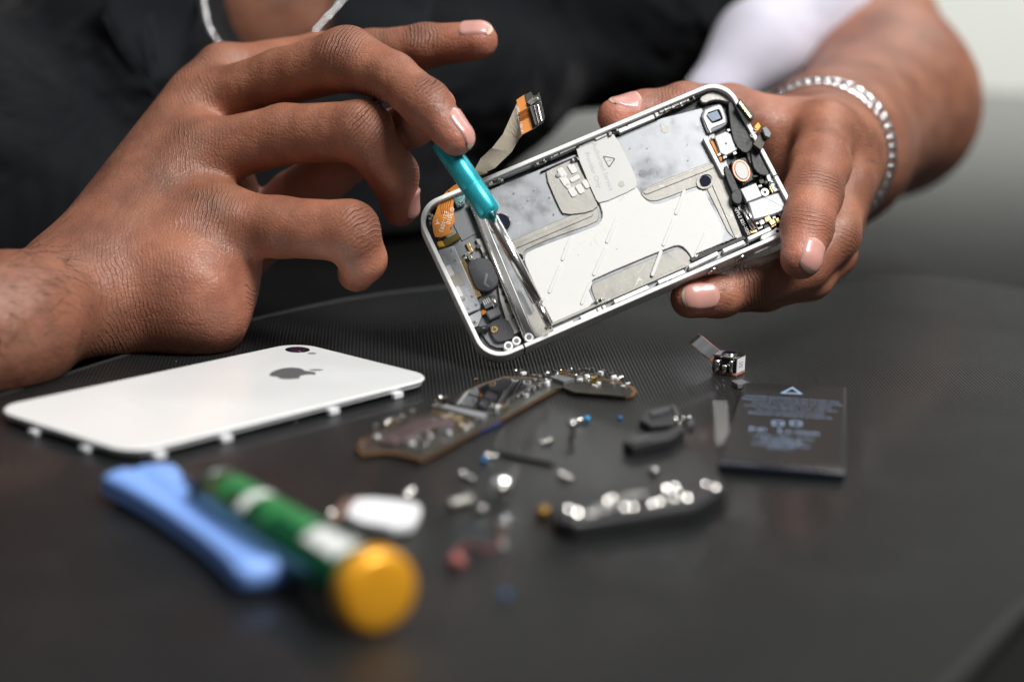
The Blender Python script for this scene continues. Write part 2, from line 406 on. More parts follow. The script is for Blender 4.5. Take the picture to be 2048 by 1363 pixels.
def attrs(V, prims, joints):
    wsum = np.zeros(len(V)); pk = np.zeros(len(V)); dk = np.zeros(len(V)); Vf = V.astype(np.float32)
    for p in prims:
        w = np.exp(-np.maximum(p.sd(Vf), -3)/2.2)
        tp = p.pink
        if isinstance(p, Cone) and isinstance(tp, tuple):
            ab = p.b-p.a; t = np.clip(((V-p.a)@ab)/(ab@ab), 0, 1); tp = tp[0]+(tp[1]-tp[0])*t
        wsum += w; pk += w*tp; dk += w*p.dark
    pk /= wsum; dk /= wsum; cw = np.zeros(len(V)); ct = np.zeros(len(V))
    for (pos, ax, dors, r, ln, st, dkk) in joints:
        ax = ax/np.linalg.norm(ax); dors = dors/np.linalg.norm(dors)
        d = V-pos; t = d@ax; rad = d-t[:, None]*ax; rn = np.linalg.norm(rad, axis=1)+1e-6
        side = (rad@dors)/rn
        w = np.exp(-(t/ln)**2)*np.clip((side-.0)/.75, 0, 1)**1.2*np.clip((r*1.55-rn)/(r*.25), 0, 1)
        up = w*st > cw; cw = np.where(up, w*st, cw); ct = np.where(up, t+rad@np.cross(ax, dors)*.0, ct); dk = np.maximum(dk, w*dkk)
    return dict(pink=pk, dark=dk, crease_w=cw, crease_t=ct)
def J(px, py, z, r, ax, dors, ln=5.5, st=1.0, dk=.55):   # ax,dors as (right,down,toward camera)
    a, rr = pr(px, py, z, r)
    return (a, np.array([ax[0], -ax[1], ax[2]], float), np.array([dors[0], -dors[1], dors[2]], float), rr, ln, st, dk)
def nail(tip, ax, nrm, rad, ln, wd, lift=0.34):          # curved nail plate; returns V,F with (plate, rim)
    tip = np.array(tip, float); ax = np.array(ax, float); ax /= np.linalg.norm(ax); nrm = np.array(nrm, float); nrm -= (nrm@ax)*ax; nrm /= np.linalg.norm(nrm)
    sd = np.cross(ax, nrm); nu, nv = 15, 15; V = []
    for i in range(nu):
        for j in range(nv):
            a = -1+2*i/(nu-1); b = -1+2*j/(nv-1)         # map square -> rounded shape
            x = a*math.sqrt(max(0, 1-b*b/2*.75)); y = b*math.sqrt(max(0, 1-a*a/2*.80))
            ang = y*wd/2/rad; edge = max(abs(a), abs(b))
            rr = rad+lift-(.62 if edge > .99 else 0)-(.1 if edge > .8 and edge < .99 else 0)-.028*ln*(x*x) - (.25 if x < -.85 else 0)
            V.append(tip+ax*(x*ln/2)+rr*(math.cos(ang)*nrm+math.sin(ang)*sd)-nrm*rad)
    Fc = [(i*nv+j, (i+1)*nv+j, (i+1)*nv+j+1, i*nv+j+1) for i in range(nu-1) for j in range(nv-1)]
    return np.array(V), Fc, [1 if i >= nu-2 else 0 for i in range(nu-1) for j in range(nv-1)]
# ------------------------------------------------------------------ the person
person = empty('person', (-60, 700, 0), 'person in a black shirt and silver bracelet holding the opened phone and screwdriver', 'person')
V2 = lambda x, y, t: np.array([x, -y, t], float)
# right hand (left in the picture)
wr = (140, 598, 642, 121)
RMC = dict(i=(455, 138, 692, 46), m=(410, 205, 680, 58), r=(405, 310, 662, 66), p=(435, 440, 648, 66))
DKB = .28
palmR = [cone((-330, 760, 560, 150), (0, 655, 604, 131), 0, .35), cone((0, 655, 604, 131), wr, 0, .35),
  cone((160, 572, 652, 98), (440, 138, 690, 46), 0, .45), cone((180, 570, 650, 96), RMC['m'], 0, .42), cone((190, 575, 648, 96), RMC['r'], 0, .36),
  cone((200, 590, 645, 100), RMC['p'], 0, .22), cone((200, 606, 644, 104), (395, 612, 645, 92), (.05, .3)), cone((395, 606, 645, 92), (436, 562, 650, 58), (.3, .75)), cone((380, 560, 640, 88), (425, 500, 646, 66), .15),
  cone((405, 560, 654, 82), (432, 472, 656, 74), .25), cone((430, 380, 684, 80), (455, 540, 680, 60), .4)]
fiR = [
 chain([RMC['p'], (560, 454, 640, 60), (698, 462, 632, 61), (725, 518, 636, 47), (713, 545, 645, 39)], [0, .12, .2, (.3, .6)]),
 chain([RMC['r'], (570, 268, 652, 59), (724, 262, 640, 61), (787, 348, 644, 49), (800, 415, 652, 38)], [0, .05, .12, (.2, .65)]),
 chain([RMC['m'], (560, 156, 664, 57), (694, 118, 648, 64), (785, 154, 636, 49), (853, 208, 627, 49), (912, 276, 623, 36)], [0, .02, .02, .06, (.1, .7)]),
 chain([RMC['i'], (640, 112, 692, 46), (745, 102, 684, 42), (850, 92, 677, 44), (957, 82, 670, 39)], [0, .02, .02, (.0, .55)]),
 chain([(450, 540, 692, 60), (590, 400, 690, 58), (735, 285, 664, 50), (825, 248, 648, 45), (873, 212, 638, 40)], [.45, .5, .55, (.5, .9)]),
]
jR = [
 J(700, 112, 648, 62, (1, .25, .3), (.1, -1, .75), 6.5, 1.0, .42), J(852, 190, 629, 50, (.8, .75, .1), (.7, -.7, .6), 4.2, .9, .42),
 J(732, 262, 640, 62, (.7, .6, .1), (.5, -.6, .9), 7, .9, .34), J(815, 350, 644, 47, (.1, 1, -.2), (1, -.1, .5), 6, .55, .16),
 J(715, 462, 632, 62, (.6, .8, .1), (.7, -.4, .8), 6.5, .9, .34),
 J(845, 92, 677, 44, (1, -.1, 0), (.05, -1, .5), 5.5, 1.0, .4), J(770, 95, 682, 44, (1, -.1, 0), (.05, -1, .5), 4.5, .5, .25),
 J(430, 145, 690, 62, (.6, -.5, 0), (-.5, -.6, .7), 7, .5, .2), J(405, 210, 680, 66, (.8, -.3, 0), (-.5, -.4, .9), 9, .3, .28),
 J(395, 315, 662, 74, (.9, -.1, 0), (-.4, -.2, .9), 11, .28, .42), J(430, 440, 648, 78, (.9, .1, 0), (-.2, -.1, 1), 12, .42, .36),
 J(250, 600, 645, 125, (1, -.25, 0), (.1, .3, 1), 19, .38, .05), J(490, 575, 650, 60, (.5, -.7, 0), (.3, .3, .8), 5, .6, .05),
]
lo = np.minimum.reduce([cam(-40, 820, 590), cam(-40, 820, 720)])-4; hi = np.maximum.reduce([cam(1015, 20, 720), cam(1015, 20, 600)])+4
lo[2] = -728; hi[2] = -578
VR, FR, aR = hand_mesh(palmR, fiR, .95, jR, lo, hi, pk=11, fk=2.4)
# left hand (right in the picture)
palmL = [cone((1640, 318, 745, 132), (1650, 300, 705, 92)), cone((1645, 300, 715, 100), (1652, 262, 690, 52)), cone((1650, 320, 710, 105), (1684, 368, 690, 54)),
  cone((1655, 330, 705, 100), (1668, 430, 690, 52)), cone((1640, 330, 705, 95), (1655, 470, 692, 42)),
  cone((1560, 270, 700, 62), (1600, 380, 700, 70), .35), cone((1560, 275, 705, 58), (1480, 245, 695, 50), .3)]
fiL = [
 chain([(1652, 262, 690, 54), (1640, 330, 668, 60), (1626, 388, 654, 58), (1614, 455, 641, 51), (1602, 517, 634, 42)], [0, .12, .18, (.25, .8)]),
 chain([(1684, 368, 690, 54), (1668, 470, 672, 52), (1605, 535, 664, 50), (1500, 570, 656, 46), (1440, 590, 650, 43), (1381, 596, 646, 41)], [0, .05, .08, .12, (.2, .75)]),
 chain([(1668, 430, 690, 52), (1664, 505, 682, 48), (1620, 555, 674, 44), (1530, 585, 668, 36), (1470, 596, 664, 30)], [0, .05, .1, .2]),
 chain([(1560, 270, 703, 60), (1460, 222, 694, 52), (1370, 214, 678, 48), (1290, 226, 668, 44), (1232, 234, 662, 38)], [.15, .12, .1, (.2, .85)]),
]
jL = [
 J(1632, 372, 656, 60, (-.2, 1, .2), (.5, -.1, 1), 5.5, .9, .22), J(1618, 448, 642, 52, (-.2, 1, .2), (.6, .1, 1), 5, .6, .12),
 J(1690, 470, 672, 56, (-.4, .9, .2), (1, .2, .5), 6, .8, .3), J(1500, 572, 656, 47, (-1, .2, 0), (.1, .5, 1), 6, 1.0, .36),
 J(1340, 214, 672, 48, (-1, .1, 0), (0, -1, .6), 5, .8, .3), J(1680, 268, 690, 66, (-.1, 1, .1), (.9, -.4, .6), 8, .6, .25), J(1716, 370, 690, 62, (-.1, 1, .1), (1, 0, .4), 8, .6, .3),
 J(1560, 320, 690, 66, (.5, .7, 0), (-.3, 0, 1), 8, .7, .1),
]
lo = np.array([cam(1160, 0, 640)[0]-6, cam(0, 680, 640)[1]-4, -760]); hi = np.array([cam(1810, 0, 740)[0]+4, cam(0, 140, 740)[1]+4, -622])
VL, FL, aL = hand_mesh(palmL, fiL, .95, jL, lo, hi, pk=8)
# arms and chest, coarser
low = [cone((1640, 318, 748, 134), (1662, 300, 790, 138), 0, .3), cone((1662, 300, 790, 138), (1772, 206, 900, 168), 0, .35), cone((1772, 206, 900, 168), (1640, -40, 985, 190)), cone((1640, -40, 985, 190), (1330, -330, 1010, 230)),
  Ell(cam(548, 10, 905), (62, 62, 62), None, 0, .55), cone((548, -60, 905, 190), (560, -520, 930, 230)), cone((400, -330, 960, 300), (1330, -330, 1010, 240)), cone((500, -200, 960, 380), (520, 400, 990, 420)),
  cone((-330, 760, 560, 132), (-560, 715, 640, 170)), cone((-560, 715, 640, 170), (-340, -150, 940, 230)), cone((-340, -150, 940, 230), (500, -330, 960, 300)), cone((-60, 676, 598, 108), (-330, 760, 560, 128))]
lo = cam(-860, 1000, 800)-5; hi = cam(2000, -900, 900)+5; lo[0] = cam(-900, 0, 900)[0]; lo[2] = -1100; hi[2] = -560
lo = np.array([cam(-900, 0, 800)[0], cam(0, 830, 900)[1], -1110]); hi = np.array([cam(2010, 0, 960)[0], cam(0, -820, 960)[1], -560])
GB = Grid(lo, hi, 4.0); AB = GB.field(low, 20, 26); VB, FB = GB.net(AB); aB = attrs(VB, low, [])
allV = [c2w(VR), c2w(VL), c2w(VB)]; n1 = len(VR); n2 = n1+len(VL)
Fall = [FR, FL+n1, FB+n2]; A = {k: np.concatenate([aR[k], aL[k], aB[k]]) for k in aR}
Vall = np.vstack(allV); Vall[:, 2] = np.maximum(Vall[:, 2], .15)
mi = np.zeros(sum(map(len, Fall)), int); Fl = [tuple(f) for q in Fall for f in q.tolist()]
# nails : (finger prims, point on the finger axis, axis(right,down,toward), normal, length, width)
def skin_hit(prims, c, n):
    n = n/np.linalg.norm(n); t = np.linspace(0, 16, 321); P = c+t[:, None]*n; d = None
    for p in prims: q = p.sd(P); d = q if d is None else smin(d, q, 4)
    i = int(np.argmax(d > 0)); return P[i], t[i]
NAILS = [
 (fiR[2], (912, 262, 624), (.42, .9, -.10), (.86, -.22, .66), 13.5, 10.6),
 (fiR[3], (950, 82, 670), (1, .08, .10), (.02, -1, .72), 11.5, 9.6),
 (fiR[1], (798, 400, 651), (-.05, 1, -.3), (1, .05, .42), 10, 9.5),
 (fiL[0], (1606, 508, 635), (-.42, .9, .1), (.42, .22, .95), 11.0, 10.0),
 (fiL[1], (1398, 598, 646), (-1, .10, .05), (.10, -.20, 1), 12.0, 9.6),
 (fiL[3], (1252, 232, 663), (-1, .10, .05), (-.02, -1, .50), 10.5, 9.4),
]
na = {k: [A[k]] for k in A}
for pm, cpt, ax, nr, ln, wd in NAILS:
    a_ = np.array([ax[0], -ax[1], ax[2]]); a_ /= np.linalg.norm(a_); n_ = np.array([nr[0], -nr[1], nr[2]]); n_ -= (n_@a_)*a_
    hp, rad = skin_hit(pm, cam(*cpt), n_)
    NV, NF, rim = nail(hp, a_, n_, max(rad, 5.2), ln, wd)
    NV = NV.copy()
    def fsd(Q):
        d_ = None
        for p_ in pm: q_ = p_.sd(Q); d_ = q_ if d_ is None else smin(d_, q_, 4)
        return d_
    nu_ = 15; ii, jj = np.divmod(np.arange(len(NV)), nu_); aa = -1+2*ii/(nu_-1); bb_n = -1+2*jj/(nu_-1); eg = np.maximum(np.abs(aa), np.abs(bb_n))
    tgt = .42-np.where(eg > .99, .75, 0)-np.where((eg > .8) & (eg < .99), .08, 0); tgt = np.where((aa > .8), .38, tgt); tgt = np.where(aa > .99, .05, tgt)
    for _ in range(12): NV += n_*(tgt-fsd(NV))[:, None]*.7
    sd0 = np.cross(a_, n_); NV += 0*sd0
    o_ = len(Vall); Vall = np.vstack([Vall, c2w(NV)]); Fl += [tuple(i+o_ for i in f) for f in NF]; mi = np.r_[mi, 1+np.array(rim)]
    for k in A: na[k].append(np.zeros(len(NV)))
A = {k: np.concatenate(v) for k, v in na.items()}
me = bpy.data.meshes.new('body'); base = LOC['person']
me.from_pydata(((Vall-base)*S).tolist(), [], Fl)
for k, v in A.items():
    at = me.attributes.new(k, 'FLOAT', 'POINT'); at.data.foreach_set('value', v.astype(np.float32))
for k in ('skin', 'nail', 'nailedge'): me.materials.append(M[k])
me.polygons.foreach_set('material_index', mi.tolist()); me.polygons.foreach_set('use_smooth', [True]*len(me.polygons))
bm = bmesh.new(); bm.from_mesh(me); bmesh.ops.recalc_face_normals(bm, faces=bm.faces); bm.to_mesh(me); bm.free()
body = bpy.data.objects.new('body', me); COL.objects.link(body); body.parent = person; LOC['body'] = base
# ------------------------------------------------------------------ clothing and jewellery
def cloth(name, col, rough, sheen=.3, wrinkle=.8):
    m = mat(name, col, rough, var=.15, varscale=60)
    b = m.node_tree.nodes['Principled BSDF']; b.inputs['Sheen Weight'].default_value = sheen; b.inputs['Specular IOR Level'].default_value = .2
    N = m.node_tree.nodes; L = m.node_tree.links; tc = N.new('ShaderNodeTexCoord')
    n = N.new('ShaderNodeTexNoise'); n.inputs['Scale'].default_value = 9; n.inputs['Detail'].default_value = 3; n.inputs['Distortion'].default_value = 1.2
    L.new(tc.outputs['Object'], n.inputs['Vector']); bp = N.new('ShaderNodeBump'); bp.inputs['Distance'].default_value = .012*wrinkle; L.new(n.outputs['Fac'], bp.inputs['Height'])
    n3 = N.new('ShaderNodeTexNoise'); n3.inputs['Scale'].default_value = 1800; L.new(tc.outputs['Object'], n3.inputs['Vector'])
    b3 = N.new('ShaderNodeBump'); b3.inputs['Distance'].default_value = .0002; L.new(n3.outputs['Fac'], b3.inputs['Height']); L.new(bp.outputs[0], b3.inputs['Normal'])
    L.new(b3.outputs[0], b.inputs['Normal']); return m
M['blackcloth'] = cloth('black_cotton', (.004, .0048, .0066), .85, .04, 2.4)
M['lilac'] = cloth('pale_lilac_cotton', (.60, .58, .68), .85, .2, .5)
def ecl(px, py, z, rx, ry, rz): k = z/F; return Ell(cam(px, py, z), (rx*k, ry*k, rz))
shirt = [ecl(430, 320, 905, 560, 470, 112), cone((830, 40, 905, 240), (1290, -30, 930, 232)),
  cone((-190, 300, 820, 330), (215, 520, 808, 226)), cone((-300, -200, 940, 380), (1290, -240, 950, 330)), ecl(900, 180, 890, 260, 170, 60)]
lo = np.array([cam(-700, 0, 850)[0], cam(0, 800, 950)[1], -1090]); hi = np.array([cam(1600, 0, 950)[0], cam(0, -560, 950)[1], -740])
GS = Grid(lo, hi, 2.6); AS = GS.field(shirt, 14, 24)
ax = [(GS.lo[j]+GS.h*np.arange(GS.n[j])) for j in range(3)]
X, Y, Z = np.meshgrid(*ax, indexing='ij')
fold = 1.8*np.sin(X*.055+Y*.09+1.5*np.sin(Y*.05))+1.2*np.sin(X*.11-Y*.06+Z*.05)
AS += fold.astype(np.float32)
# hard shoulder fold: a deep diagonal tuck between the sleeve and the chest
P3 = np.stack([X, Y, Z], -1).astype(np.float32)
cutp = [cone((40, -40, 800, 34), (215, 170, 790, 48)), cone((215, 170, 790, 48), (330, 330, 782, 40))]
for cpr in cutp: AS = -smin(-AS, cpr.sd(P3), 8)
vo = ecl(548, -42, 806, 146, 170, 74); AS = -smin(-AS, vo.sd(P3).astype(np.float32), 4)
# hollow: keep a shell about 5 mm thick in front of the chest opening
wz = CAM[2]+X*RT[2]+Y*UP[2]-Z*FW[2]; AS = np.maximum(AS, (0.6-wz).astype(np.float32))
VS, FS = GS.net(AS); del X, Y, Z, P3, wz, AS
so = mesh('shirt', c2w(VS), FS, M['blackcloth'], person, smooth=True)
# collar flaps
def flap(px, z, th=2.4, bend=6):
    fr = Fr(W(px[0][0], px[0][1], z), np.column_stack([RT, UP, -FW]))
    q = [fr.px(*p) for p in smoothpoly(px, 1, .12)]
    bm = bmesh.new(); vs = [bm.verts.new((a, b, 0)) for a, b in q]; bm.faces.new(vs)
    bmesh.ops.triangulate(bm, faces=bm.faces); bmesh.ops.subdivide_edges(bm, edges=bm.edges, cuts=5, use_grid_fill=True)
    V = np.array([v.co[:] for v in bm.verts]); Fc = [tuple(v.index for v in f.verts) for f in bm.faces]; bm.free()
    V[:, 2] = bend*np.sin(V[:, 0]*.05+V[:, 1]*.03)+.9*np.sin(V[:, 1]*.12)
    o = mesh('collar', fr.P(V), Fc, M['blackcloth2'], person, smooth=True)
    s = o.modifiers.new('s', 'SOLIDIFY'); s.thickness = th*S; return o
M['blackcloth2'] = cloth('black_collar_cotton', (.009, .0105, .0135), .85, .08, .6)
def flap(px, z, th=2.6, bend=5):
    k = z/F; pr_ = [Cone(cam(a[0], a[1], z), cam(b[0], b[1], z), 0, 0) for a, b in zip(px, px[1:])]
    c = np.array([cam(p[0], p[1], z) for p in px]); poly = c[:, :2]
    lo, hi = c.min(0)-8, c.max(0)+8; lo[2] = -z-12; hi[2] = -z+12
    G = Grid(lo, hi, 1.3); ax = [(G.lo[j]+G.h*np.arange(G.n[j])) for j in range(3)]; X, Y = np.meshgrid(ax[0], ax[1], indexing='ij')
    d = np.full(X.shape, 1e9); ins = np.zeros(X.shape, bool)
    for a, b in zip(poly, np.roll(poly, -1, 0)):
        e = b-a; t = np.clip(((X-a[0])*e[0]+(Y-a[1])*e[1])/(e@e), 0, 1); d = np.minimum(d, np.hypot(X-a[0]-t*e[0], Y-a[1]-t*e[1]))
        cnd = ((a[1] > Y) != (b[1] > Y)) & (X < (b[0]-a[0])*(Y-a[1])/(b[1]-a[1]+1e-9)+a[0]); ins ^= cnd
    d2 = np.where(ins, -d, d)+2.5
    zc = -z+bend*np.sin(X*.045+Y*.03)+.8*np.sin(Y*.15+X*.05)+np.where(ins, np.minimum(d, 6), 0)*.25
    dz = np.abs(ax[2][None, None, :]-zc[..., None])-th/2+1.0; D = np.broadcast_to(d2[..., None], dz.shape)
    A_ = (np.sqrt(np.maximum(D, 0)**2+np.maximum(dz, 0)**2)+np.minimum(np.maximum(D, dz), 0)-1.2).astype(np.float32)
    V, Fc = G.net(A_); return mesh('collar', c2w(V), Fc, M['blackcloth2'], person, smooth=True)
flap([(188, -40), (205, 40), (240, 105), (290, 170), (350, 240), (420, 300), (470, 220), (448, 130), (415, 60), (398, -40)], 800)
flap([(700, -40), (665, 40), (625, 100), (600, 150), (700, 190), (800, 150), (860, 60), (880, -40)], 812)
# seams, a buttonhole and lint on the shirt front
def seam(pts_, z, r=.45): return MB().tube([W(x, y, z) for x, y in pts_], r, 6).mk('seam', M['blackcloth2'], person, smooth=True)
seam([(298, 30), (304, 60), (308, 90), (310, 125)], 792, .7)
seam([(206, 30), (240, 96), (288, 162), (346, 232)], 794, .5)
# left sleeve, pale lilac, and its dark edge
sl = [cone((1690, -75, 948, 120), (1640, 12, 905, 92)), cone((1640, 12, 905, 92), (1520, 88, 880, 76)), cone((1520, 88, 880, 76), (1420, 196, 868, 58)), cone((1640, -150, 960, 190), (1700, -80, 950, 130))]
lo = np.array([cam(1330, 0, 900)[0], cam(0, 300, 900)[1], -1010]); hi = np.array([cam(1900, 0, 950)[0], cam(0, -380, 950)[1], -845])
G = Grid(lo, hi, 2.2); A_ = G.field(sl, 16, 20); V, Fc = G.net(A_)
sv = mesh('sleeve', c2w(V), Fc, M['lilac'], person, smooth=True); sv['label'] = 'pale lilac short sleeve lining'
# necklace: small silver barrels and balls on a loop round the neck
pth = spline([W(x, y, z) for x, y, z in [(395, -60, 812), (404, -10, 800), (415, 48, 788), (434, 84, 778), (470, 118, 772), (535, 140, 768), (590, 118, 772), (628, 66, 782), (652, 38, 790), (690, -6, 806), (720, -60, 826)]], 60)
nb = MB()
P = resample(pth, 46)
for i in range(len(P)-1):
    a, b = P[i], P[i+1]; d = b-a; l = np.linalg.norm(d); d /= l
    if i % 3 == 2: nb.lathe(a+d*.3, b, [(0, .3), (.3, 1.1), (l*.4, 1.5), (l*.7, 1.1), (l*.9, .2)], 10)
    else: nb.lathe(a, b, [(0, .3), (.2, .95), (l-.9, .95), (l-.6, .3)], 10)
nk = nb.mk('necklace', M['silver'], person, smooth=True); nk['label'] = 'silver bead and barrel chain at the open collar'
# bracelet: flat curb links round the left wrist
C0 = cam(1640, 308, 742); ax_ = cam(1772, 206, 900)-cam(1640, 318, 745); ax_ /= np.linalg.norm(ax_)
e1 = np.cross([0, 1.0, 0], ax_); e1 /= np.linalg.norm(e1); e2 = np.cross(ax_, e1)
bb = MB(); n = 46; R0 = 146*742/F
for i in range(n):
    a = 2*math.pi*i/n; c = C0+R0*(math.cos(a)*e1*.98+math.sin(a)*e2*1.0); t = -math.sin(a)*e1+math.cos(a)*e2; rd = math.cos(a)*e1+math.sin(a)*e2
    tw = .55; u_ = t; v_ = math.cos(tw)*ax_+math.sin(tw)*rd
    path = [c2w((c+u_*2.4*math.cos(g)+v_*1.9*math.sin(g))[None])[0] for g in np.linspace(0, 2*math.pi, 13)]
    bb.tube(path, .66, 7, cap=False)
bo = bb.mk('bracelet', M['silver'], person, smooth=True); bo['label'] = 'silver curb chain round the wrist'
# dark hairs on the right forearm
hb = MB(); cand = []
arm = palmR[:3]
def armsd(Q):
    d_ = None
    for p_ in arm: q_ = p_.sd(Q); d_ = q_ if d_ is None else smin(d_, q_, 7)
    return d_
zs = np.arange(560, 690, .4)
for i in range(620):
    hx = random.uniform(-30, 190); t_ = random.random()**1.3; hy = 482+t_*230-(.25*hx if hx > 0 else 0)+30*max(0, (40-hx)/40)
    if hx > 70 and random.random() < (hx-70)/110: continue
    if hy > 640 and random.random() < .5: continue
    Q = np.stack([(hx-1024)/F*zs, -(hy-681.5)/F*zs, -zs], -1); d_ = armsd(Q)
    if d_.min() > .8: continue
    k = int(np.argmax(d_ < .05)) if (d_ < .05).any() else int(np.argmin(d_))
    g3 = np.array([armsd((Q[k]+e)[None])[0]-armsd((Q[k]-e)[None])[0] for e in np.eye(3)*.2]); g3 /= np.linalg.norm(g3)
    nw = g3[0]*RT+g3[1]*UP-g3[2]*FW; p = c2w(Q[k][None])[0]; L_ = random.uniform(5, 11); g = random.gauss(.25, .45)
    dr = RT*math.cos(g)+UP*math.sin(g); dr = dr-(dr@nw)*nw; dr /= np.linalg.norm(dr); dr = dr+nw*random.uniform(.15, .5); cv = (UP*random.uniform(-.5, .3)+RT*random.uniform(-.4, .3)-nw*.06)
    hb.tube([p+dr*L_*t+cv*L_*t*t for t in (0, .2, .4, .6, .8, 1)], [.06, .058, .052, .045, .03, .012], 3)
ho = hb.mk('arm_hair', M['hair'], person)
# ------------------------------------------------------------------ setting
def grid_plane(name, z, x0, x1, y0, y1, mat_, kind='structure'):
    o = mesh(name, [(x0, y0, z), (x1, y0, z), (x1, y1, z), (x0, y1, z)], [(0, 1, 2, 3)], mat_, loc=(0, 0, z)); o['kind'] = kind; return o
M['table'] = mat('dark_glossy_table', (.007, .007, .0068), .17, coat=0, spec=.4)
M['wall'] = mat('pale_wall', (.62, .625, .60), .8, var=.05, varscale=1)
M['floorm'] = mat('grey_green_floor', (.33, .34, .30), .5, var=.06, varscale=1)
tb = MB(); fr0 = Fr((0, 0, 0), np.eye(3))
tb.extr(fr0, rrect(150, 770, 1500, 1420, 90, 10), -32, -3.2)
tb = tb.mk('table', M['table'], bevel=2.5); tag(tb, kind='structure')
grid_plane('floor', -740, -4000, 4000, -1500, 4200, M['floorm'])
wl = mesh('wall', [(-4000, 3000, -740), (4000, 3000, -740), (4000, 3000, 290), (-4000, 3000, 290)], [(0, 1, 2, 3)], M['wall'], loc=(0, 3000, -740)); wl['kind'] = 'structure'
# ribbed mat
def mat_material():
    m = bpy.data.materials.new('ribbed_black_mat'); m.use_nodes = True; N = m.node_tree.nodes; L = m.node_tree.links
    b = N['Principled BSDF']; tc = N.new('ShaderNodeTexCoord'); b.inputs['Specular IOR Level'].default_value = .18; b.inputs['Coat Weight'].default_value = .24; b.inputs['Coat Roughness'].default_value = .13
    mp = N.new('ShaderNodeMapping'); mp.inputs['Rotation'].default_value = (0, 0, math.radians(-4)); L.new(tc.outputs['Object'], mp.inputs['Vector'])
    sp = N.new('ShaderNodeSeparateXYZ'); L.new(mp.outputs[0], sp.inputs[0])
    def ma(op, a, c=None, d=None):
        x = N.new('ShaderNodeMath'); x.operation = op
        for k, v in ((0, a), (1, c), (2, d)):
            if v is None: continue
            if isinstance(v, (int, float)): x.inputs[k].default_value = v
            else: L.new(v, x.inputs[k])
        return x.outputs[0]
    k1 = 2*math.pi/.00112; k2 = 2*math.pi/.0016
    wx = ma('SINE', ma('MULTIPLY', sp.outputs['X'], k1)); wy = ma('SINE', ma('MULTIPLY', sp.outputs['Y'], k2))
    wx2 = ma('SIGN', ma('SINE', ma('MULTIPLY', sp.outputs['X'], k1/2)))
    wy = ma('MULTIPLY', wy, wx2)
    h = ma('ADD', wx, ma('MULTIPLY', wy, .55))
    bp = N.new('ShaderNodeBump'); bp.inputs['Distance'].default_value = .00008; bp.inputs['Strength'].default_value = 1; L.new(h, bp.inputs['Height'])
    nz = N.new('ShaderNodeTexNoise'); nz.inputs['Scale'].default_value = 2600; nz.inputs['Detail'].default_value = 2; L.new(tc.outputs['Object'], nz.inputs['Vector'])
    bp2 = N.new('ShaderNodeBump'); bp2.inputs['Distance'].default_value = .00005; L.new(nz.outputs['Fac'], bp2.inputs['Height']); L.new(bp.outputs[0], bp2.inputs['Normal'])
    L.new(bp2.outputs[0], b.inputs['Normal'])
    n2 = N.new('ShaderNodeTexNoise'); n2.inputs['Scale'].default_value = 14; n2.inputs['Detail'].default_value = 6; L.new(tc.outputs['Object'], n2.inputs['Vector'])
    r = N.new('ShaderNodeMapRange'); r.inputs[1].default_value = .3; r.inputs[2].default_value = .7; r.inputs[3].default_value = .3; r.inputs[4].default_value = .38
    L.new(n2.outputs['Fac'], r.inputs[0]); L.new(r.outputs[0], b.inputs['Roughness'])
    mx = N.new('ShaderNodeMix'); mx.data_type = 'RGBA'; mx.inputs[6].default_value = (.0095, .0102, .0108, 1); mx.inputs[7].default_value = (.0155, .0162, .0168, 1)
    L.new(n2.outputs['Fac'], mx.inputs[0])
    vs = N.new('ShaderNodeTexVoronoi'); vs.inputs['Scale'].default_value = 210; vs.inputs['Randomness'].default_value = 1; L.new(tc.outputs['Object'], vs.inputs['Vector'])
    sx = N.new('ShaderNodeSeparateColor'); L.new(vs.outputs['Color'], sx.inputs[0])
    keep = ma('GREATER_THAN', sx.outputs[0], .86); siz = ma('LESS_THAN', vs.outputs['Distance'], ma('MULTIPLY', sx.outputs[1], .075)); dust = ma('MULTIPLY', keep, siz)
    n4 = N.new('ShaderNodeTexNoise'); n4.inputs['Scale'].default_value = 38; n4.inputs['Detail'].default_value = 9; n4.inputs['Roughness'].default_value = .7; L.new(tc.outputs['Object'], n4.inputs['Vector'])
    m4 = N.new('ShaderNodeMapRange'); m4.inputs[1].default_value = .5; m4.inputs[2].default_value = .8; m4.inputs[3].default_value = 0; m4.inputs[4].default_value = .018; L.new(n4.outputs['Fac'], m4.inputs[0])
    ad = N.new('ShaderNodeMix'); ad.data_type = 'RGBA'; L.new(ma('ADD', ma('MULTIPLY', dust, .8), m4.outputs[0], None), ad.inputs[0]); L.new(mx.outputs[2], ad.inputs[6]); ad.inputs[7].default_value = (.42, .42, .40, 1); L.new(ad.outputs[2], b.inputs['Base Color'])
    cr2 = N.new('ShaderNodeMapRange'); cr2.inputs[1].default_value = .35; cr2.inputs[2].default_value = .75; cr2.inputs[3].default_value = .07; cr2.inputs[4].default_value = .2; L.new(n4.outputs['Fac'], cr2.inputs[0]); L.new(cr2.outputs[0], b.inputs['Coat Roughness'])
    return m
M['mat'] = mat_material()
far = [(-420, 905), (-200, 838), (0, 790), (115, 752), (240, 712), (480, 640), (800, 575), (1300, 545), (1650, 560), (1790, 553), (1900, 557), (2048, 578)]
P = [T(*p)[:2] for p in far]
br = T(2048, 1200)[:2]; bl = T(1891, 1363)[:2]; d = (bl-br)/np.linalg.norm(bl-br)
P += [P[-1]+np.array([60, -70]), P[-1]+np.array([75, -180]), br-d*60, br, bl, bl+d*160, np.array([-90, 300.]), np.array([-220, 360.]), np.array([-260, 470.])]
P = P[::-1]
pts = smoothpoly(P, 2)
mt = MB().extr(fr0, pts, -3.1, 0).mk('work_mat', M['mat'], bevel=1.3, seg=3, loc=(0, 600, -3.1))
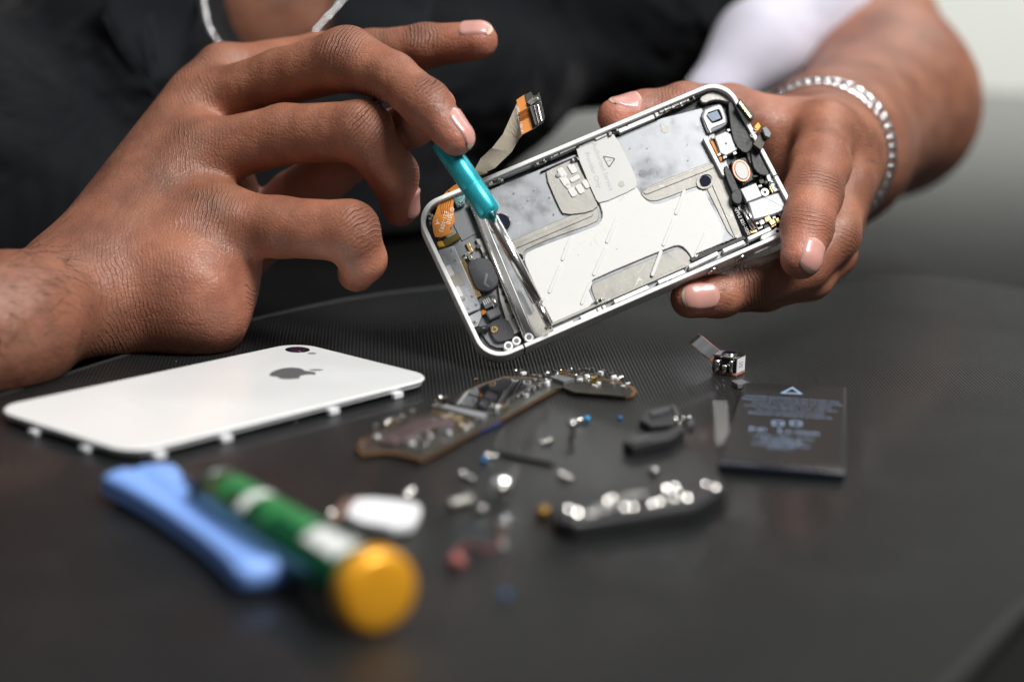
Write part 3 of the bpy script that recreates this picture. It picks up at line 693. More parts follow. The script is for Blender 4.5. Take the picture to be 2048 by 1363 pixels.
ed_ = MB().tube([(x, y, -1.5) for x, y in pts+[pts[0]]], 1.9, 10, flat=.9, cap=False).mk('edge_binding', mat('grey_edge_binding', (.018, .018, .018), .55), mt, smooth=True)
tag(mt, 'ribbed black work mat lying under the scattered phone parts', 'mat')
# ------------------------------------------------------------------ opened phone in the left hand
rx, ry, rz_ = -.248, .158, .447
cx, sx, cy, sy, cz, sz = math.cos(rx), math.sin(rx), math.cos(ry), math.sin(ry), math.cos(rz_), math.sin(rz_)
Rv = np.array([[cz, -sz, 0], [sz, cz, 0], [0, 0, 1]])@np.array([[1, 0, 0], [0, cx, -sx], [0, sx, cx]])@np.array([[cy, 0, sy], [0, 1, 0], [-sy, 0, cy]])
K = .93
o_ = c2w(np.array([[31.882, 40.696, -690.223]])*K)[0]
PF = Fr(o_, np.column_stack([RT, UP, -FW])@Rv)
PL, PW = 115.2*K, 58.6*K
inside_uv = lambda q: abs(q[0]) < PL/2-6 and abs(q[1]) < PW/2-4
ph = empty('opened_phone', o_, 'white phone with its back off, tilted in the left hand under the screwdriver', 'phone')
LOC[ph.name] = o_
def px(L_, w=0.0): return PF.pxs(L_, w)
def ppoly(name, L_, w0, w1, m_, parent=ph, bevel=.12, sm=0, **k):
    q = px(L_, w1)
    if sm: q = smoothpoly(q, sm)
    return MB().extr(PF, q, w0, w1).mk(name, m_, parent, bevel=bevel, **k)
out = rrect(0, 0, PL, PW, 8.6*K, 14); inn = rrect(0, 0, PL-2.7, PW-2.7, 7.4*K, 14)
DB = 7.2                                       # depth of the band
band = MB().ring(PF, out, inn, -DB, 0).mk('metal_band', M['band'], ph, bevel=.28, seg=3)
MB().extr(PF, rrect(0, 0, PL-.5, PW-.5, 8.3*K, 12), -DB-1.4, -DB).mk('front_glass', M['gloss'], ph, bevel=.35)
mid = MB().extr(PF, rrect(0, 0, PL-2.9, PW-2.9, 7.3*K, 12), -DB+.02, -5.0).mk('inner_floor', M['darkpl'], ph)
# antenna splits in the band (black inserts, slightly proud)
def pxline(a, b, w, m_, name, wd=.5, parent=ph, w1=None, bevel=0):
    (u0, v0), (u1, v1) = PF.px(*a, w1 if w1 is not None else w), PF.px(*b, w1 if w1 is not None else w)
    return MB().extr(PF, capsule2((u0, v0), (u1, v1), wd/2, 3), w, w1 if w1 is not None else w+.05).mk(name, m_, parent, bevel=bevel)
for a in ((1050, 695), (1546, 353)):
    u, v = PF.px(*a)
    if a[0] < 1200: MB().box(PF, u, -PW/2+.75, .55, 1.56, -DB+.1, .03).mk('band_split', M['blackpl'], ph)
    else: MB().box(PF, PL/2-.75, v, 1.56, .5, -DB+.1, .03).mk('band_split', M['blackpl'], ph)
# inner shelf along the long sides
def band_box(name, u, v, du, dv, w0, w1, m_, bevel=.1, rot=0, parent=ph): return MB().box(PF, u, v, du, dv, w0, w1, rot).mk(name, m_, parent, bevel=bevel)
# midplate
w_mid = -3.4
ppoly('midplate', [(934, 398), (1100, 330), (1398, 205), (1420, 250), (1458, 330), (1475, 400), (1497, 470), (1500, 492), (1110, 664), (1052, 688), (1010, 590)], -5.0, w_mid, M['brushed'], sm=1)
# stamped channels in satin steel, standing proud of the plate
chn = [
 [(1004, 492), (1030, 478), (1100, 447), (1180, 414), (1194, 417), (1200, 432), (1192, 446), (1120, 470), (1056, 496), (1046, 506), (1047, 530), (1100, 648), (1112, 660), (1060, 684), (1046, 668), (1000, 560), (990, 508)],
 [(1280, 384), (1300, 371), (1422, 322), (1436, 326), (1446, 345), (1500, 470), (1468, 490), (1416, 382), (1408, 371), (1396, 371), (1322, 400), (1303, 403), (1288, 396)],
 [(1180, 574), (1190, 563), (1345, 499), (1362, 496), (1376, 506), (1390, 532), (1196, 612)],
]
for c in chn: ppoly('stamped_channel', c, w_mid-.4, w_mid+.25, M['satin'], sm=1, bevel=.2)
# grooves pressed along the channels
for a, b, wd in [((1020, 497), (1182, 428), 1.5), ((1292, 384), (1424, 332), 1.6), ((1006, 498), (1058, 622), 3.2), ((1038, 588), (1076, 668), 2.6), ((1430, 360), (1478, 470), 3.0)]:
    pxline(a, b, w_mid+.2, M['brushed'] if wd > 3.1 else M['satin'], 'pressed_groove', wd, w1=w_mid+.5, bevel=.22)
# bright white coated plate
plate = [(1047, 514), (1056, 502), (1120, 478), (1186, 455), (1200, 445), (1206, 430), (1200, 410), (1196, 400), (1268, 372), (1276, 378), (1284, 392), (1296, 405), (1312, 409), (1330, 404), (1392, 379), (1406, 380), (1414, 392), (1461, 488), (1386, 521), (1377, 504), (1362, 490), (1344, 492), (1192, 555), (1178, 566), (1176, 580), (1191, 611), (1112, 650), (1103, 644), (1052, 534)]
ppoly('coated_plate', plate, w_mid, w_mid+.75, M['whiteplate'], sm=1, bevel=.25)
for a, b in [((1142, 474), (1125, 518)), ((1121, 531), (1099, 583)), ((1092, 597), (1086, 611)), ((1233, 438), (1214, 483)), ((1211, 496), (1188, 548)), ((1181, 564), (1164, 606)), ((1369, 382), (1352, 426)), ((1348, 438), (1327, 489)), ((1322, 503), (1305, 549)), ((1411, 467), (1392, 511))]:
    pxline(a, b, w_mid+.7, M['whiteplate'], 'raised_rib', 1.15, w1=w_mid+1.0, bevel=.28)
# holes
def disc(name, x, y, r, m_, w0, w1, parent=ph, n=28, bevel=.08):
    u, v = PF.px(x, y, w1); return MB().cyl(PF, u, v, r, w0, w1, n).mk(name, m_, parent, bevel=bevel)
def ringp(name, x, y, r0, r1, w0, w1, m_, sx_=1, rot=0, parent=ph):
    u, v = PF.px(x, y, w1); f = lambda r: [(u+math.cos(rot)*r*sx_*math.cos(t)-math.sin(rot)*r*math.sin(t), v+math.sin(rot)*r*sx_*math.cos(t)+math.cos(rot)*r*math.sin(t)) for t in np.linspace(0, 2*math.pi, 33)[:-1]]
    return MB().ring(PF, f(r1), f(r0), w0, w1).mk(name, m_, parent, bevel=.06)
disc('round_hole', 1000, 446, 3.1, M['lens'], w_mid-.3, w_mid+.06); ringp('hole_rim', 1000, 446, 3.1, 3.6, w_mid, w_mid+.3, M['steel'])
disc('round_hole', 1411, 361, 1.75, M['lens'], w_mid-.3, w_mid+.54); ringp('hole_rim', 1411, 361, 1.85, 2.5, w_mid, w_mid+.6, M['satin'], 1.25, .3)
disc('round_hole', 1038, 515, 1.2, M['lens'], w_mid-.3, w_mid+.54); ringp('hole_rim', 1038, 515, 1.25, 1.75, w_mid, w_mid+.6, M['steel'])
disc('pressed_mark', 1133, 421, 1.9, M['satin'], w_mid, w_mid+.12); disc('pressed_mark', 1330, 258, 1.3, M['satin'], w_mid, w_mid+.08)
# frosted sticker with its printing
st = ppoly('sticker', [(1150, 300), (1160, 290), (1222, 268), (1230, 270), (1262, 330), (1276, 368), (1268, 378), (1200, 408), (1190, 396)], w_mid+.9, w_mid+1.15, M['sticker'], sm=1, bevel=.06)
u0, v0 = PF.px(1201, 340, 0); ta = math.radians(-90+0)
def pdir(a, b): (x0, y0), (x1, y1) = PF.px(*a), PF.px(*b); return math.atan2(y1-y0, x1-x0)
ta = pdir((1192, 300), (1217, 366))
for body_, x, y, s_z in (('Authorized Service', 1205, 333, 2.15), ('Provider Only', 1186, 340, 2.15)):
    u, v = PF.px(x, y, w_mid+1.15); text('printing', body_, s_z, PF, u, v, w_mid+1.15, ta, M['paleink'], st, .012)
tri = [PF.px(*p, w_mid+1.2) for p in ((1204, 311), (1232, 316), (1218, 337))]
tin = [tuple(np.mean(tri, 0)+(np.array(p)-np.mean(tri, 0))*.74) for p in tri]
MB().ring(PF, smoothpoly(tri, 2, .12), smoothpoly(tin, 2, .12), w_mid+1.15, w_mid+1.2).mk('warning_triangle', M['ink'], st)
u, v = np.mean(tri, 0); text('exclamation_mark', '!', 2.0, PF, u, v, w_mid+1.15, ta, M['ink'], st, .012)
# contact pad sheet left of the sticker
ppoly('contact_sheet', [(1088, 345), (1105, 336), (1150, 316), (1165, 350), (1200, 408), (1182, 424), (1128, 430), (1118, 415)], w_mid+.3, w_mid+.7, M['satin'], sm=1)
for x, y, a, b in ((1124, 345, 2.1, 3.4), (1145, 337, 2.1, 3.4), (1130, 362, 2.2, 3.6), (1150, 357, 3.4, 1.6), (1145, 384, 2.0, 3.2), (1160, 378, 2.0, 3.2), (1172, 368, 1.8, 3.0), (1136, 372, 1.6, 1.6)):
    u, v = PF.px(x, y, w_mid+.9); MB().extr(PF, rrect(u, v, a, b, .6, 4, .1), w_mid+.7, w_mid+1.0).mk('contact_pad', M['whiteplate'], ph, bevel=.15)
disc('pressed_mark', 1116, 350, .7, M['steel'], w_mid+.6, w_mid+1.1); disc('pressed_mark', 1243, 368, 1.0, M['satin'], w_mid+.7, w_mid+1.2)
# glue residue and tape scraps left on the plates
gr = random.Random(5); b = MB()
for k in range(26):
    x, y = gr.choice(((1200+gr.uniform(-160, 150), 470+gr.uniform(-60, 60)), (1330+gr.gauss(0, 40), 290+gr.gauss(0, 30)), (1060+gr.gauss(0, 35), 400+gr.gauss(0, 22))))
    if not inside_uv(PF.px(x, y, w_mid)): continue
    u, v = PF.px(x, y, w_mid); b.extr(PF, [(u+gr.uniform(.6, 1)*r_*math.cos(t), v+gr.uniform(.6, 1)*r_*math.sin(t)) for r_ in (gr.uniform(.08, .3),) for t in np.linspace(0, 2*math.pi, 8)[:-1]], w_mid+.7, w_mid+.86)
ob_ = b.mk('glue_speck', mat('glue_residue', (.5, .49, .46), .5), ph); ob_['kind'] = 'stuff'
# ------------------------- side rails, clips and screws along the band
def rail(a, b, off, wd, w0, w1, m_, name='side_rail'):
    (u0, v0), (u1, v1) = PF.px(*a, w1), PF.px(*b, w1); n_ = np.array([-(v1-v0), u1-u0]); n_ /= np.linalg.norm(n_)+1e-9
    q = [np.array([u0, v0])+n_*(off-wd/2), np.array([u1, v1])+n_*(off-wd/2), np.array([u1, v1])+n_*(off+wd/2), np.array([u0, v0])+n_*(off+wd/2)]
    return MB().extr(PF, [tuple(k) for k in q], w0, w1).mk(name, m_, ph, bevel=.14)
for a, b in (((985, 357), (1060, 327)), ((1076, 320), (1085, 316)), ((1100, 312), (1150, 290)), ((1190, 276), (1212, 266)), ((1238, 262), (1308, 232)), ((1318, 222), (1372, 198))):
    rail(a, b, 0, 1.4, -4.2, -1.5, M['band'])
for a, b in (((1110, 668), (1150, 651)), ((1165, 642), (1215, 619)), ((1232, 610), (1300, 580)), ((1320, 571), (1372, 549)), ((1382, 540), (1440, 512)), ((1450, 508), (1492, 490)), ((1500, 484), (1545, 463))):
    rail(a, b, 1.2, 1.2, -4.4, -1.6, M['band'])
rail((1100, 668), (1380, 545), 2.6, .9, -4.6, -2.2, M['satin']); rail((1385, 527), (1495, 480), 1.2, 1.3, -4.8, -2.5, M['blackpl']); rail((1400, 520), (1480, 487), 2.4, .35, -4.0, -1.9, M['steel'])
rail((1080, 340), (1150, 310), -.6, .5, -4, -2.6, M['blackpl']); rail((1030, 342), (1062, 330), .6, .35, -3, -1.45, M['blackpl'])
def clip(x, y, rot=0, sc=1.0):                # little spring clip on the rim
    u, v = PF.px(x, y, -1.5); g = rz0+rot; c, s = math.cos(g), math.sin(g)
    b = MB()
    b.box(PF, u, v, 5.2*sc, 2.0*sc, -3.6, -2.4, g); b.box(PF, u-1.3*c*sc, v-1.3*s*sc, 1.1*sc, 2.3*sc, -2.6, -1.3, g); b.box(PF, u+1.5*c*sc, v+1.5*s*sc, .8*sc, 1.6*sc, -2.6, -1.2, g)
    o = b.mk('spring_clip', M['steel'], ph, bevel=.12)
    MB().box(PF, u+.2*c, v+.2*s, 1.1*sc, 1.2*sc, -2.6, -1.9, g).mk('clip_slot', M['blackpl'], o)
rz0 = 0.0
for x, y, s_z in ((988, 360, 1.1), (1080, 322, .8), (1226, 262, .9), (1320, 222, 1.1), (1352, 208, .9), (1380, 196, .7), (1150, 318, .5), (1198, 600, .5), (1340, 563, .6), (1200, 617, .6)): clip(x, y, random.uniform(-.1, .1), s_z)
for x, y, r in ((1118, 307, .33), (1106, 312, .22), (1158, 291, .3), (1254, 252, .25)): disc('rim_hole', x, y, r, M['blackpl'], -1.8, -1.46, bevel=0)
def screw(x, y, r=.9, w=-2, m_='steel', parent=ph):
    o = disc('screw', x, y, r, M[m_], w-.9, w, parent, 20, .18); u, v = PF.px(x, y, w)
    b = MB(); a = random.uniform(0, 1.5); b.box(PF, u, v, r*1.15, r*.26, w-.2, w+.03, a); b.box(PF, u, v, r*1.15, r*.26, w-.2, w+.035, a+math.pi/2); b.mk('screw_slot', M['blackpl'], o)
for x, y, r in ((1033, 681, .75), (1058, 674, .8), (1017, 691, .8)): disc('rim_boss', x, y, r*1.75, M['band'], -4, -1.0); disc('rim_hole', x, y, r, M['greypl'], -2, -.96)
# ------------------------- home-button end (left)
w_l = -3.0
ppoly('lower_bracket', [(905, 392), (932, 398), (1000, 560), (1046, 690), (1018, 696), (985, 694), (966, 672), (880, 490), (866, 452), (874, 420)], -5, -4.2, M['greypl'], sm=1)
ppoly('grey_pad', [(905, 420), (930, 412), (960, 462), (924, 482), (908, 452)], -4.4, -3.9, M['greypl'])
MB().tube([PF.P([(*PF.px(940, 404, -2.2), -2.2)])[0], PF.P([(*PF.px(1052, 678, -2.2), -2.2)])[0]], .7, 14).mk('steel_rail', M['steel'], ph, smooth=True)
ppoly('steel_bar', [(938, 402), (955, 396), (1070, 668), (1050, 684)], -4.2, -2.1, mat('tinted_steel_bar', (.17, .17, .165), .36, .6, var=.35, varscale=60, roughvar=.1), bevel=.55, seg=4)
ppoly('perforated_strip', [(951, 478), (964, 476), (1040, 662), (1028, 668), (1012, 640), (1000, 600), (994, 560), (970, 515)], -4.4, -3.1, M['satin'], bevel=.12)
for x, y in ((957, 492), (970, 508), (1001, 572), (1007, 587), (1014, 602), (1028, 632), (1040, 655)): disc('strip_hole', x, y, .72, M['darkpl'], -3.4, -3.06, bevel=0)
dk = ppoly('dock_shield', [(876, 500), (908, 490), (962, 612), (960, 618), (934, 628), (928, 620)], -4.6, -2.4, M['shield'], bevel=.3)
for x, y in ((885, 508), (902, 500), (894, 526), (910, 520), (944, 591), (927, 598), (952, 609), (935, 616)): disc('dimple', x, y, .5, M['steel'], -2.5, -2.25, dk, 14, .12)
for x, y in ((900, 541), (918, 583)):
    u, v = PF.px(x, y, -2.3); MB().extr(PF, rrect(u, v, 1.5, 3.6, .4, 3, .0), -2.5, -2.2).mk('bright_tab', M['whiteplate'], dk, bevel=.1)
u, v = PF.px(915, 559, -2.3); MB().extr(PF, rrect(u, v, 3.4, 4.6, .7, 4), -2.5, -2.28).mk('label_window', M['satin'], dk, bevel=.06)
pn = MB()
for i in range(24):
    t = i/23; u, v = PF.px(922+t*34, 520+t*72, -2.8); pn.box(PF, u, v, 2.0, .38, -4, -2.8)
pn.mk('contact_pins', M['gold'], ph)
hb_ = ppoly('home_button_pad', [(934, 531), (940, 520), (958, 514), (975, 516), (990, 528), (998, 548), (997, 568), (985, 580), (970, 584), (952, 578), (946, 566)], -4.2, -2.2, M['darkpl'], sm=2, bevel=.4)
ppoly('glue_seam', [(972, 545), (976, 548), (972, 566), (980, 572), (977, 575), (967, 568)], -2.2, -2.1, M['greypl'], hb_, bevel=0)
for x, y in ((937, 491), (941, 499)): u, v = PF.px(x, y, -3.4); MB().box(PF, u, v, 1.1, 2.0, -4.2, -3.4).mk('gold_contact', M['gold'], ph, bevel=.1)
bq = MB()
for x, y, a, b in ((934, 508, 1.6, 1.4), (940, 514, 1.2, 1.8), (930, 516, 1, 1), (945, 520, 1.3, .9)): u, v = PF.px(x, y, -3); bq.box(PF, u, v, a, b, -4, -3+random.random()*.4)
bq.mk('chip_cluster', M['steel'], ph, bevel=.1)
cn = ppoly('flex_socket', [(963, 602), (980, 594), (989, 610), (971, 618)], -4.4, -2.2, M['greypl'], bevel=.2)
pn = MB()
for i in range(5): u, v = PF.px(968+i*3.6, 605-i*1.9, -2.1); pn.box(PF, u, v, .32, 1.5, -2.5, -2.12)
pn.mk('socket_pins', M['printw'], cn)
ppoly('vibration_motor', [(970, 622), (997, 612), (1004, 628), (980, 640)], -4.4, -2.0, M['greypl'], bevel=.5)
MB().tube([PF.P([(*PF.px(983, 592, -2.8), -2.8)])[0], PF.P([(*PF.px(994, 618, -2.8), -2.8)])[0]], 1.0, 12).mk('motor_can', M['steel'], ph, smooth=True)
ppoly('speaker_box', [(975, 645), (1012, 630), (1034, 672), (1012, 682), (992, 684), (982, 668)], -4.6, -3.0, M['darkpl'], sm=1, bevel=.3)
screw(989, 658, 1.15, -2.6, 'gold'); screw(949, 645, .95, -2.6)
ppoly('silver_tab', [(936, 632), (960, 620), (964, 632), (956, 652), (944, 656)], -4, -2.7, M['shield'], bevel=.2)
MB().tube([PF.P([(*PF.px(952, 660, -3), -3)])[0], PF.P([(*PF.px(976, 656, -3), -3)])[0]], .9, 10).mk('black_cable', M['blackpl'], ph, smooth=True)
ppoly('yellow_tape', [(874, 484), (884, 481), (890, 492), (878, 494)], -4, -2.2, M['yellow']); ppoly('dark_tape', [(884, 482), (916, 464), (922, 474), (890, 494)], -4.1, -2.4, mat('olive_film', (.10, .08, .012), .2, coat=.5))
ppoly('yellow_tab', [(960, 622), (970, 617), (974, 626), (964, 630)], -3.9, -2.9, M['orange'])
ppoly('corner_bracket', [(908, 384), (926, 378), (932, 394), (930, 408), (914, 414), (906, 398)], -3.8, -1.8, M['cyanbr'] if 'cyanbr' in M else mat('teal_tinted_steel', (.35, .5, .5), .2, .9), bevel=.3); disc('corner_rivet', 922, 402, .7, M['steel'], -1.9, -1.5, bevel=.2)  # teal reflection is put into the bracket steel's base colour
# dark grid block in the very corner
bq = MB()
for i in range(4):
    for j in range(3):
        u, v = PF.px(858+i*6+j*2, 432+j*9+i*4-4, -3); bq.box(PF, u, v, .9, 1.0, -4.5, -2.6-.2*j)
bq.mk('corner_grille', M['greypl'], ph, bevel=.1)
# ------------------------- orange flex with its board number
fx = [(872, 424), (878, 400), (893, 382), (915, 366), (940, 356), (948, 366), (930, 378), (912, 392), (906, 406), (908, 426), (910, 446), (898, 456), (903, 462), (910, 464), (872, 478), (866, 462), (864, 440)]
fo = ppoly('ribbon_cable', fx, -2.3, -2.0, M['orange'], sm=1, bevel=.04)
tf = mat('copper_traces', (.34, .13, .02), .35)
tr = MB()
for k in range(5):
    pth_ = spline([PF.P([(*PF.px(x, y, -1.97), -1.97)])[0] for x, y in ((884+k*3.6, 428), (882+k*4.4, 412-k*.3), (890+k*4, 394), (910+k*4, 376+k*1.6), (936+k*1, 361+k*2.6))], 14)
    tr.tube(pth_, .12, 4)
tr.mk('cable_traces', tf, fo)
ta2 = pdir((896, 420), (884, 466))
for body_, x, y, s_z in (('© 2010', 900, 431, 1.9), ('821-1093', 887, 443, 1.85), ('-A', 875, 444, 1.9)):
    u, v = PF.px(x, y, -2.0); text('board_number', body_, s_z, PF, u, v, -2.0, ta2, M['printw'], fo, .03)
# free end of the flex rising beyond the top edge of the phone
rb = [((925, 362), (948, 352), 0.5), ((950, 338), (968, 346), 3), ((962, 316), (990, 336), 5), ((984, 296), (1024, 303), 8), ((1006, 268), (1038, 278), 10), ((1034, 207), (1046, 268), 13)]
def lerp_rib(s_, t, R_):
    m_ = len(R_)-1; k = min(int(s_*m_), m_-1); f = s_*m_-k
    (a, b, w), (a2, b2, w2) = R_[k], R_[k+1]
    A_ = np.array(a)+(np.array(a2)-np.array(a))*f; B_ = np.array(b)+(np.array(b2)-np.array(b))*f; ww = w+(w2-w)*f
    q = A_+(B_-A_)*t; return PF.P([(*PF.px(q[0], q[1], ww), ww)])[0]
fe = MB().sheet(lambda s_, t: lerp_rib(s_, t, rb), 26, 4, .35).mk('flex_tail', M['beige'], ph, smooth=False)
MB().sheet(lambda s_, t: lerp_rib(.0+.22*s_, t, [((880, 400), (908, 408), -2), ((893, 380), (916, 392), -1.2), ((915, 364), (932, 378), -.6), ((952, 336), (975, 345), 2.6)]) if False else lerp_rib(s_, t, [((896, 380), (914, 392), -1.6), ((925, 362), (948, 354), .3), ((953, 334), (975, 346), 3.0)]), 14, 4, .25).mk('flex_fold', M['orange'], ph)
def edge_rib(a0, b0, a1, b1, w, m_, name, th=.45, parent=fe, dw=.35):
    return MB().sheet(lambda s_, t: PF.P([(*PF.px(*(np.array(a0)*(1-s_)*(1-t)+np.array(b0)*(1-s_)*t+np.array(a1)*s_*(1-t)+np.array(b1)*s_*t), w+dw), w+dw)])[0], 6, 6, th).mk(name, m_, parent)
edge_rib((1033, 200), (1043, 270), (1049, 190), (1066, 258), 13, M['orange'], 'orange_section', .4, dw=0)
for f_, wd_ in ((.40, .05), (.47, .03), (.53, .05), (.60, .02)):
    a = np.array((1034, 200))*(1-f_)+np.array((1043, 270))*f_; b = np.array((1049, 190))*(1-f_)+np.array((1066, 258))*f_
    pxline2 = MB().tube([PF.P([(*PF.px(*a, 13.3), 13.3)])[0], PF.P([(*PF.px(*b, 13.3), 13.3)])[0]], .22+wd_*3, 5).mk('copper_track', M['orangedk'], fe)
(u, v) = PF.px(1039, 238, 13.25); text('board_number', 'APPLE 3271 05/10', 1.15, PF, u, v, 13.25, pdir((1034, 214), (1043, 257)), M['printw'], fe, .02)
eb = MB().extr(PF, PF.pxs([(1049, 190), (1062, 183), (1066, 191), (1073, 191), (1078, 184), (1090, 234), (1086, 245), (1066, 258)], 13.4), 12.8, 13.5).mk('end_board', M['pcb'], fe, bevel=.08)
cq = [PF.px(*p, 14.6) for p in ((1059, 211), (1076, 208), (1084, 244), (1070, 251))]
soc = MB().extr(PF, cq, 13.5, 14.5).mk('end_socket', M['blackpl'], fe, bevel=.15)
b = MB()
for a1, b1 in (((1060, 213), (1071, 249)), ((1076, 210), (1083, 242)), ((1068, 211), (1077, 246))): b.tube([PF.P([(*PF.px(*a1, 14.7), 14.7)])[0], PF.P([(*PF.px(*b1, 14.7), 14.7)])[0]], .22, 6)
b.mk('socket_rail', M['chrome'], fe)
b = MB()
for x, y, a, c in ((1062, 203, 2.2, 1.2), (1071, 200, 2.0, 1.3), (1067, 204, 2.8, 1.0), (1078, 245, 1.6, .8)): u, v = PF.px(x, y, 14); b.box(PF, u, v, a, c, 13.5, 14.3, .3)
b.mk('solder_tab', M['chrome'], fe, bevel=.15)
# ------------------------- camera end (right)
ppoly('upper_bay', [(1388, 206), (1420, 190), (1450, 190), (1476, 210), (1560, 370), (1572, 410), (1566, 436), (1530, 456), (1500, 476), (1470, 410), (1440, 335), (1412, 262)], -4.9, -4.2, M['blackpl'], sm=1)
ppoly('bay_wall', [(1406, 276), (1413, 272), (1448, 342), (1450, 352), (1444, 350)], -4.2, -1.6, M['band'], bevel=.2)
ppoly('copper_strip', [(1419, 280), (1424, 278), (1446, 318), (1442, 324)], -3.8, -2.6, M['orange'])
ep = ppoly('earpiece_frame', [(1398, 222), (1436, 206), (1446, 212), (1456, 240), (1452, 252), (1418, 268), (1412, 264)], -4.2, -2.4, M['greypl'], sm=1, bevel=.3)
ppoly('earpiece_gasket', [(1402, 224), (1438, 209), (1444, 214), (1452, 240), (1449, 246), (1430, 253), (1420, 258), (1424, 266), (1419, 265)], -2.4, -2.05, M['whitepl'], ep, sm=1, bevel=.12)
es = ppoly('earpiece_mesh', [(1409, 227), (1436, 217), (1440, 219), (1447, 236), (1444, 240), (1428, 246), (1423, 246)], -2.2, -1.9, M['gloss'], ep, sm=1, bevel=.2)
ppoly('earpiece_window', [(1413, 229), (1434, 221), (1442, 236), (1425, 243)], -1.92, -1.82, mat('blue_grey_grille', (.13, .17, .22), .35, .3, var=.5, varscale=900), ep, bevel=0)
ppoly('silver_module', [(1428, 272), (1452, 262), (1462, 268), (1474, 300), (1452, 312), (1440, 306)], -4.2, -1.7, M['shield'], bevel=.3); disc('module_dot', 1452, 287, .35, M['blackpl'], -1.8, -1.66, bevel=0)
bq = MB()
for x, y in ((1426, 275), (1438, 309), (1475, 296), (1458, 260), (1470, 306), (1450, 314)): u, v = PF.px(x, y, -2); bq.box(PF, u, v, 1.2, .9, -3, -1.9)
bq.mk('module_tab', M['steel'], ph, bevel=.1)
co_ = ringp('coil', 1483, 341, 2.5, 3.3, -3.0, -1.6, M['copper'], 1.0, 0)
def oval(cx_, cy_, a, b, rot, w): u, v = PF.px(cx_, cy_, w); return [(u+a*math.cos(t)*math.cos(rot)-b*math.sin(t)*math.sin(rot), v+a*math.cos(t)*math.sin(rot)+b*math.sin(t)*math.cos(rot)) for t in np.linspace(0, 2*math.pi, 29)[:-1]]
bpy.data.objects.remove(co_)
ppoly('coil_base', [(1462, 322), (1490, 314), (1506, 330), (1508, 358), (1486, 370), (1468, 350)], -4.2, -2.4, M['darkpl'], bevel=.2)
rt_ = pdir((1476, 322), (1490, 360)); MB().ring(PF, oval(1483, 341, 3.8, 2.75, rt_, -1.7), oval(1483, 341, 3.0, 2.0, rt_, -1.7), -2.6, -1.7).mk('copper_coil', M['copper'], ph, bevel=.2)
MB().extr(PF, oval(1483, 341, 3.05, 2.05, rt_, -1.5), -2.6, -1.5).mk('coil_core', M['sticker'], ph, bevel=.3)
ppoly('white_tile', [(1481, 378), (1512, 366), (1524, 392), (1494, 404)], -4.2, -1.4, M['whitepl'], bevel=.25)
ppoly('silver_cover', [(1495, 404), (1524, 394), (1560, 382), (1574, 392), (1580, 416), (1548, 430), (1512, 440), (1506, 440)], -4.2, -1.5, M['shield'], bevel=.5)
rail((1524, 392), (1580, 420), 0, .1, -1.5, -1.45, M['greypl'], 'cover_seam')
for a, b, r in (((1488, 412), (1512, 456), .75), ((1483, 414), (1506, 460), .45)): MB().tube([PF.P([(*PF.px(*a, -2), -2)])[0], PF.P([(*PF.px(*b, -2), -2)])[0]], r, 10).mk('silver_rod', M['chrome'], ph, smooth=True)
fl2 = ppoly('printed_flex', [(1462, 408), (1474, 410), (1504, 470), (1494, 478), (1486, 470)], -2.8, -2.4, M['gloss'], bevel=.05)
u, v = PF.px(1484, 442, -2.4); text('board_number', 'APPLE 821-1030', 1.45, PF, u, v, -2.4, pdir((1470, 414), (1498, 468)), M['printw'], fl2, .02)
# dark folded flex cables
for nm, L_, w0, w1 in (('folded_flex', [(1456, 200), (1476, 208), (1488, 240), (1500, 252), (1508, 270), (1504, 300), (1490, 308), (1470, 290), (1462, 262), (1458, 230)], -2.8, -1.2),
   ('folded_flex', [(1500, 290), (1516, 300), (1530, 330), (1540, 346), (1534, 352), (1516, 348), (1504, 330)], -3.2, -.9), ('folded_flex', [(1446, 334), (1456, 330), (1476, 372), (1482, 392), (1470, 396), (1456, 366)], -3.4, -1.0),
   ('folded_flex', [(1462, 384), (1480, 376), (1486, 398), (1478, 410), (1464, 402)], -3, -.6), ('folded_flex', [(1492, 300), (1512, 296), (1522, 322), (1506, 334), (1496, 322)], -3, -1.6)):
    ppoly(nm, L_, w0, w1, M['blackpl'], sm=1, bevel=.2)
cnx = Fr(PF.o, PF.R)
c1 = ppoly('flex_connector', [(1474, 206), (1480, 196), (1508, 228), (1506, 238), (1498, 236)], -.6, 2.2, M['blackpl'], bevel=.15)
ppoly('gold_row', [(1478, 206), (1481, 202), (1503, 232), (1500, 236)], 2.2, 2.35, M['gold'], c1, bevel=0)
c2 = ppoly('flex_connector', [(1506, 288), (1528, 254), (1540, 268), (1522, 300)], -.3, 1.8, mat('dark_bronze_flex', (.05, .035, .02), .3, coat=.5), bevel=.1)
ppoly('connector_head', [(1524, 256), (1532, 252), (1543, 266), (1540, 276), (1530, 272)], 1.8, 3.6, M['greypl'], c2, bevel=.2); ppoly('gold_tab', [(1508, 254), (1516, 244), (1522, 252), (1516, 262)], -.2, 1.2, M['yellow'], c2)
text('board_number', '0A1', 2.0, PF, *PF.px(1508, 266, 1.3), 1.3, pdir((1506, 270), (1512, 258)), M['printw'], c2, .02)
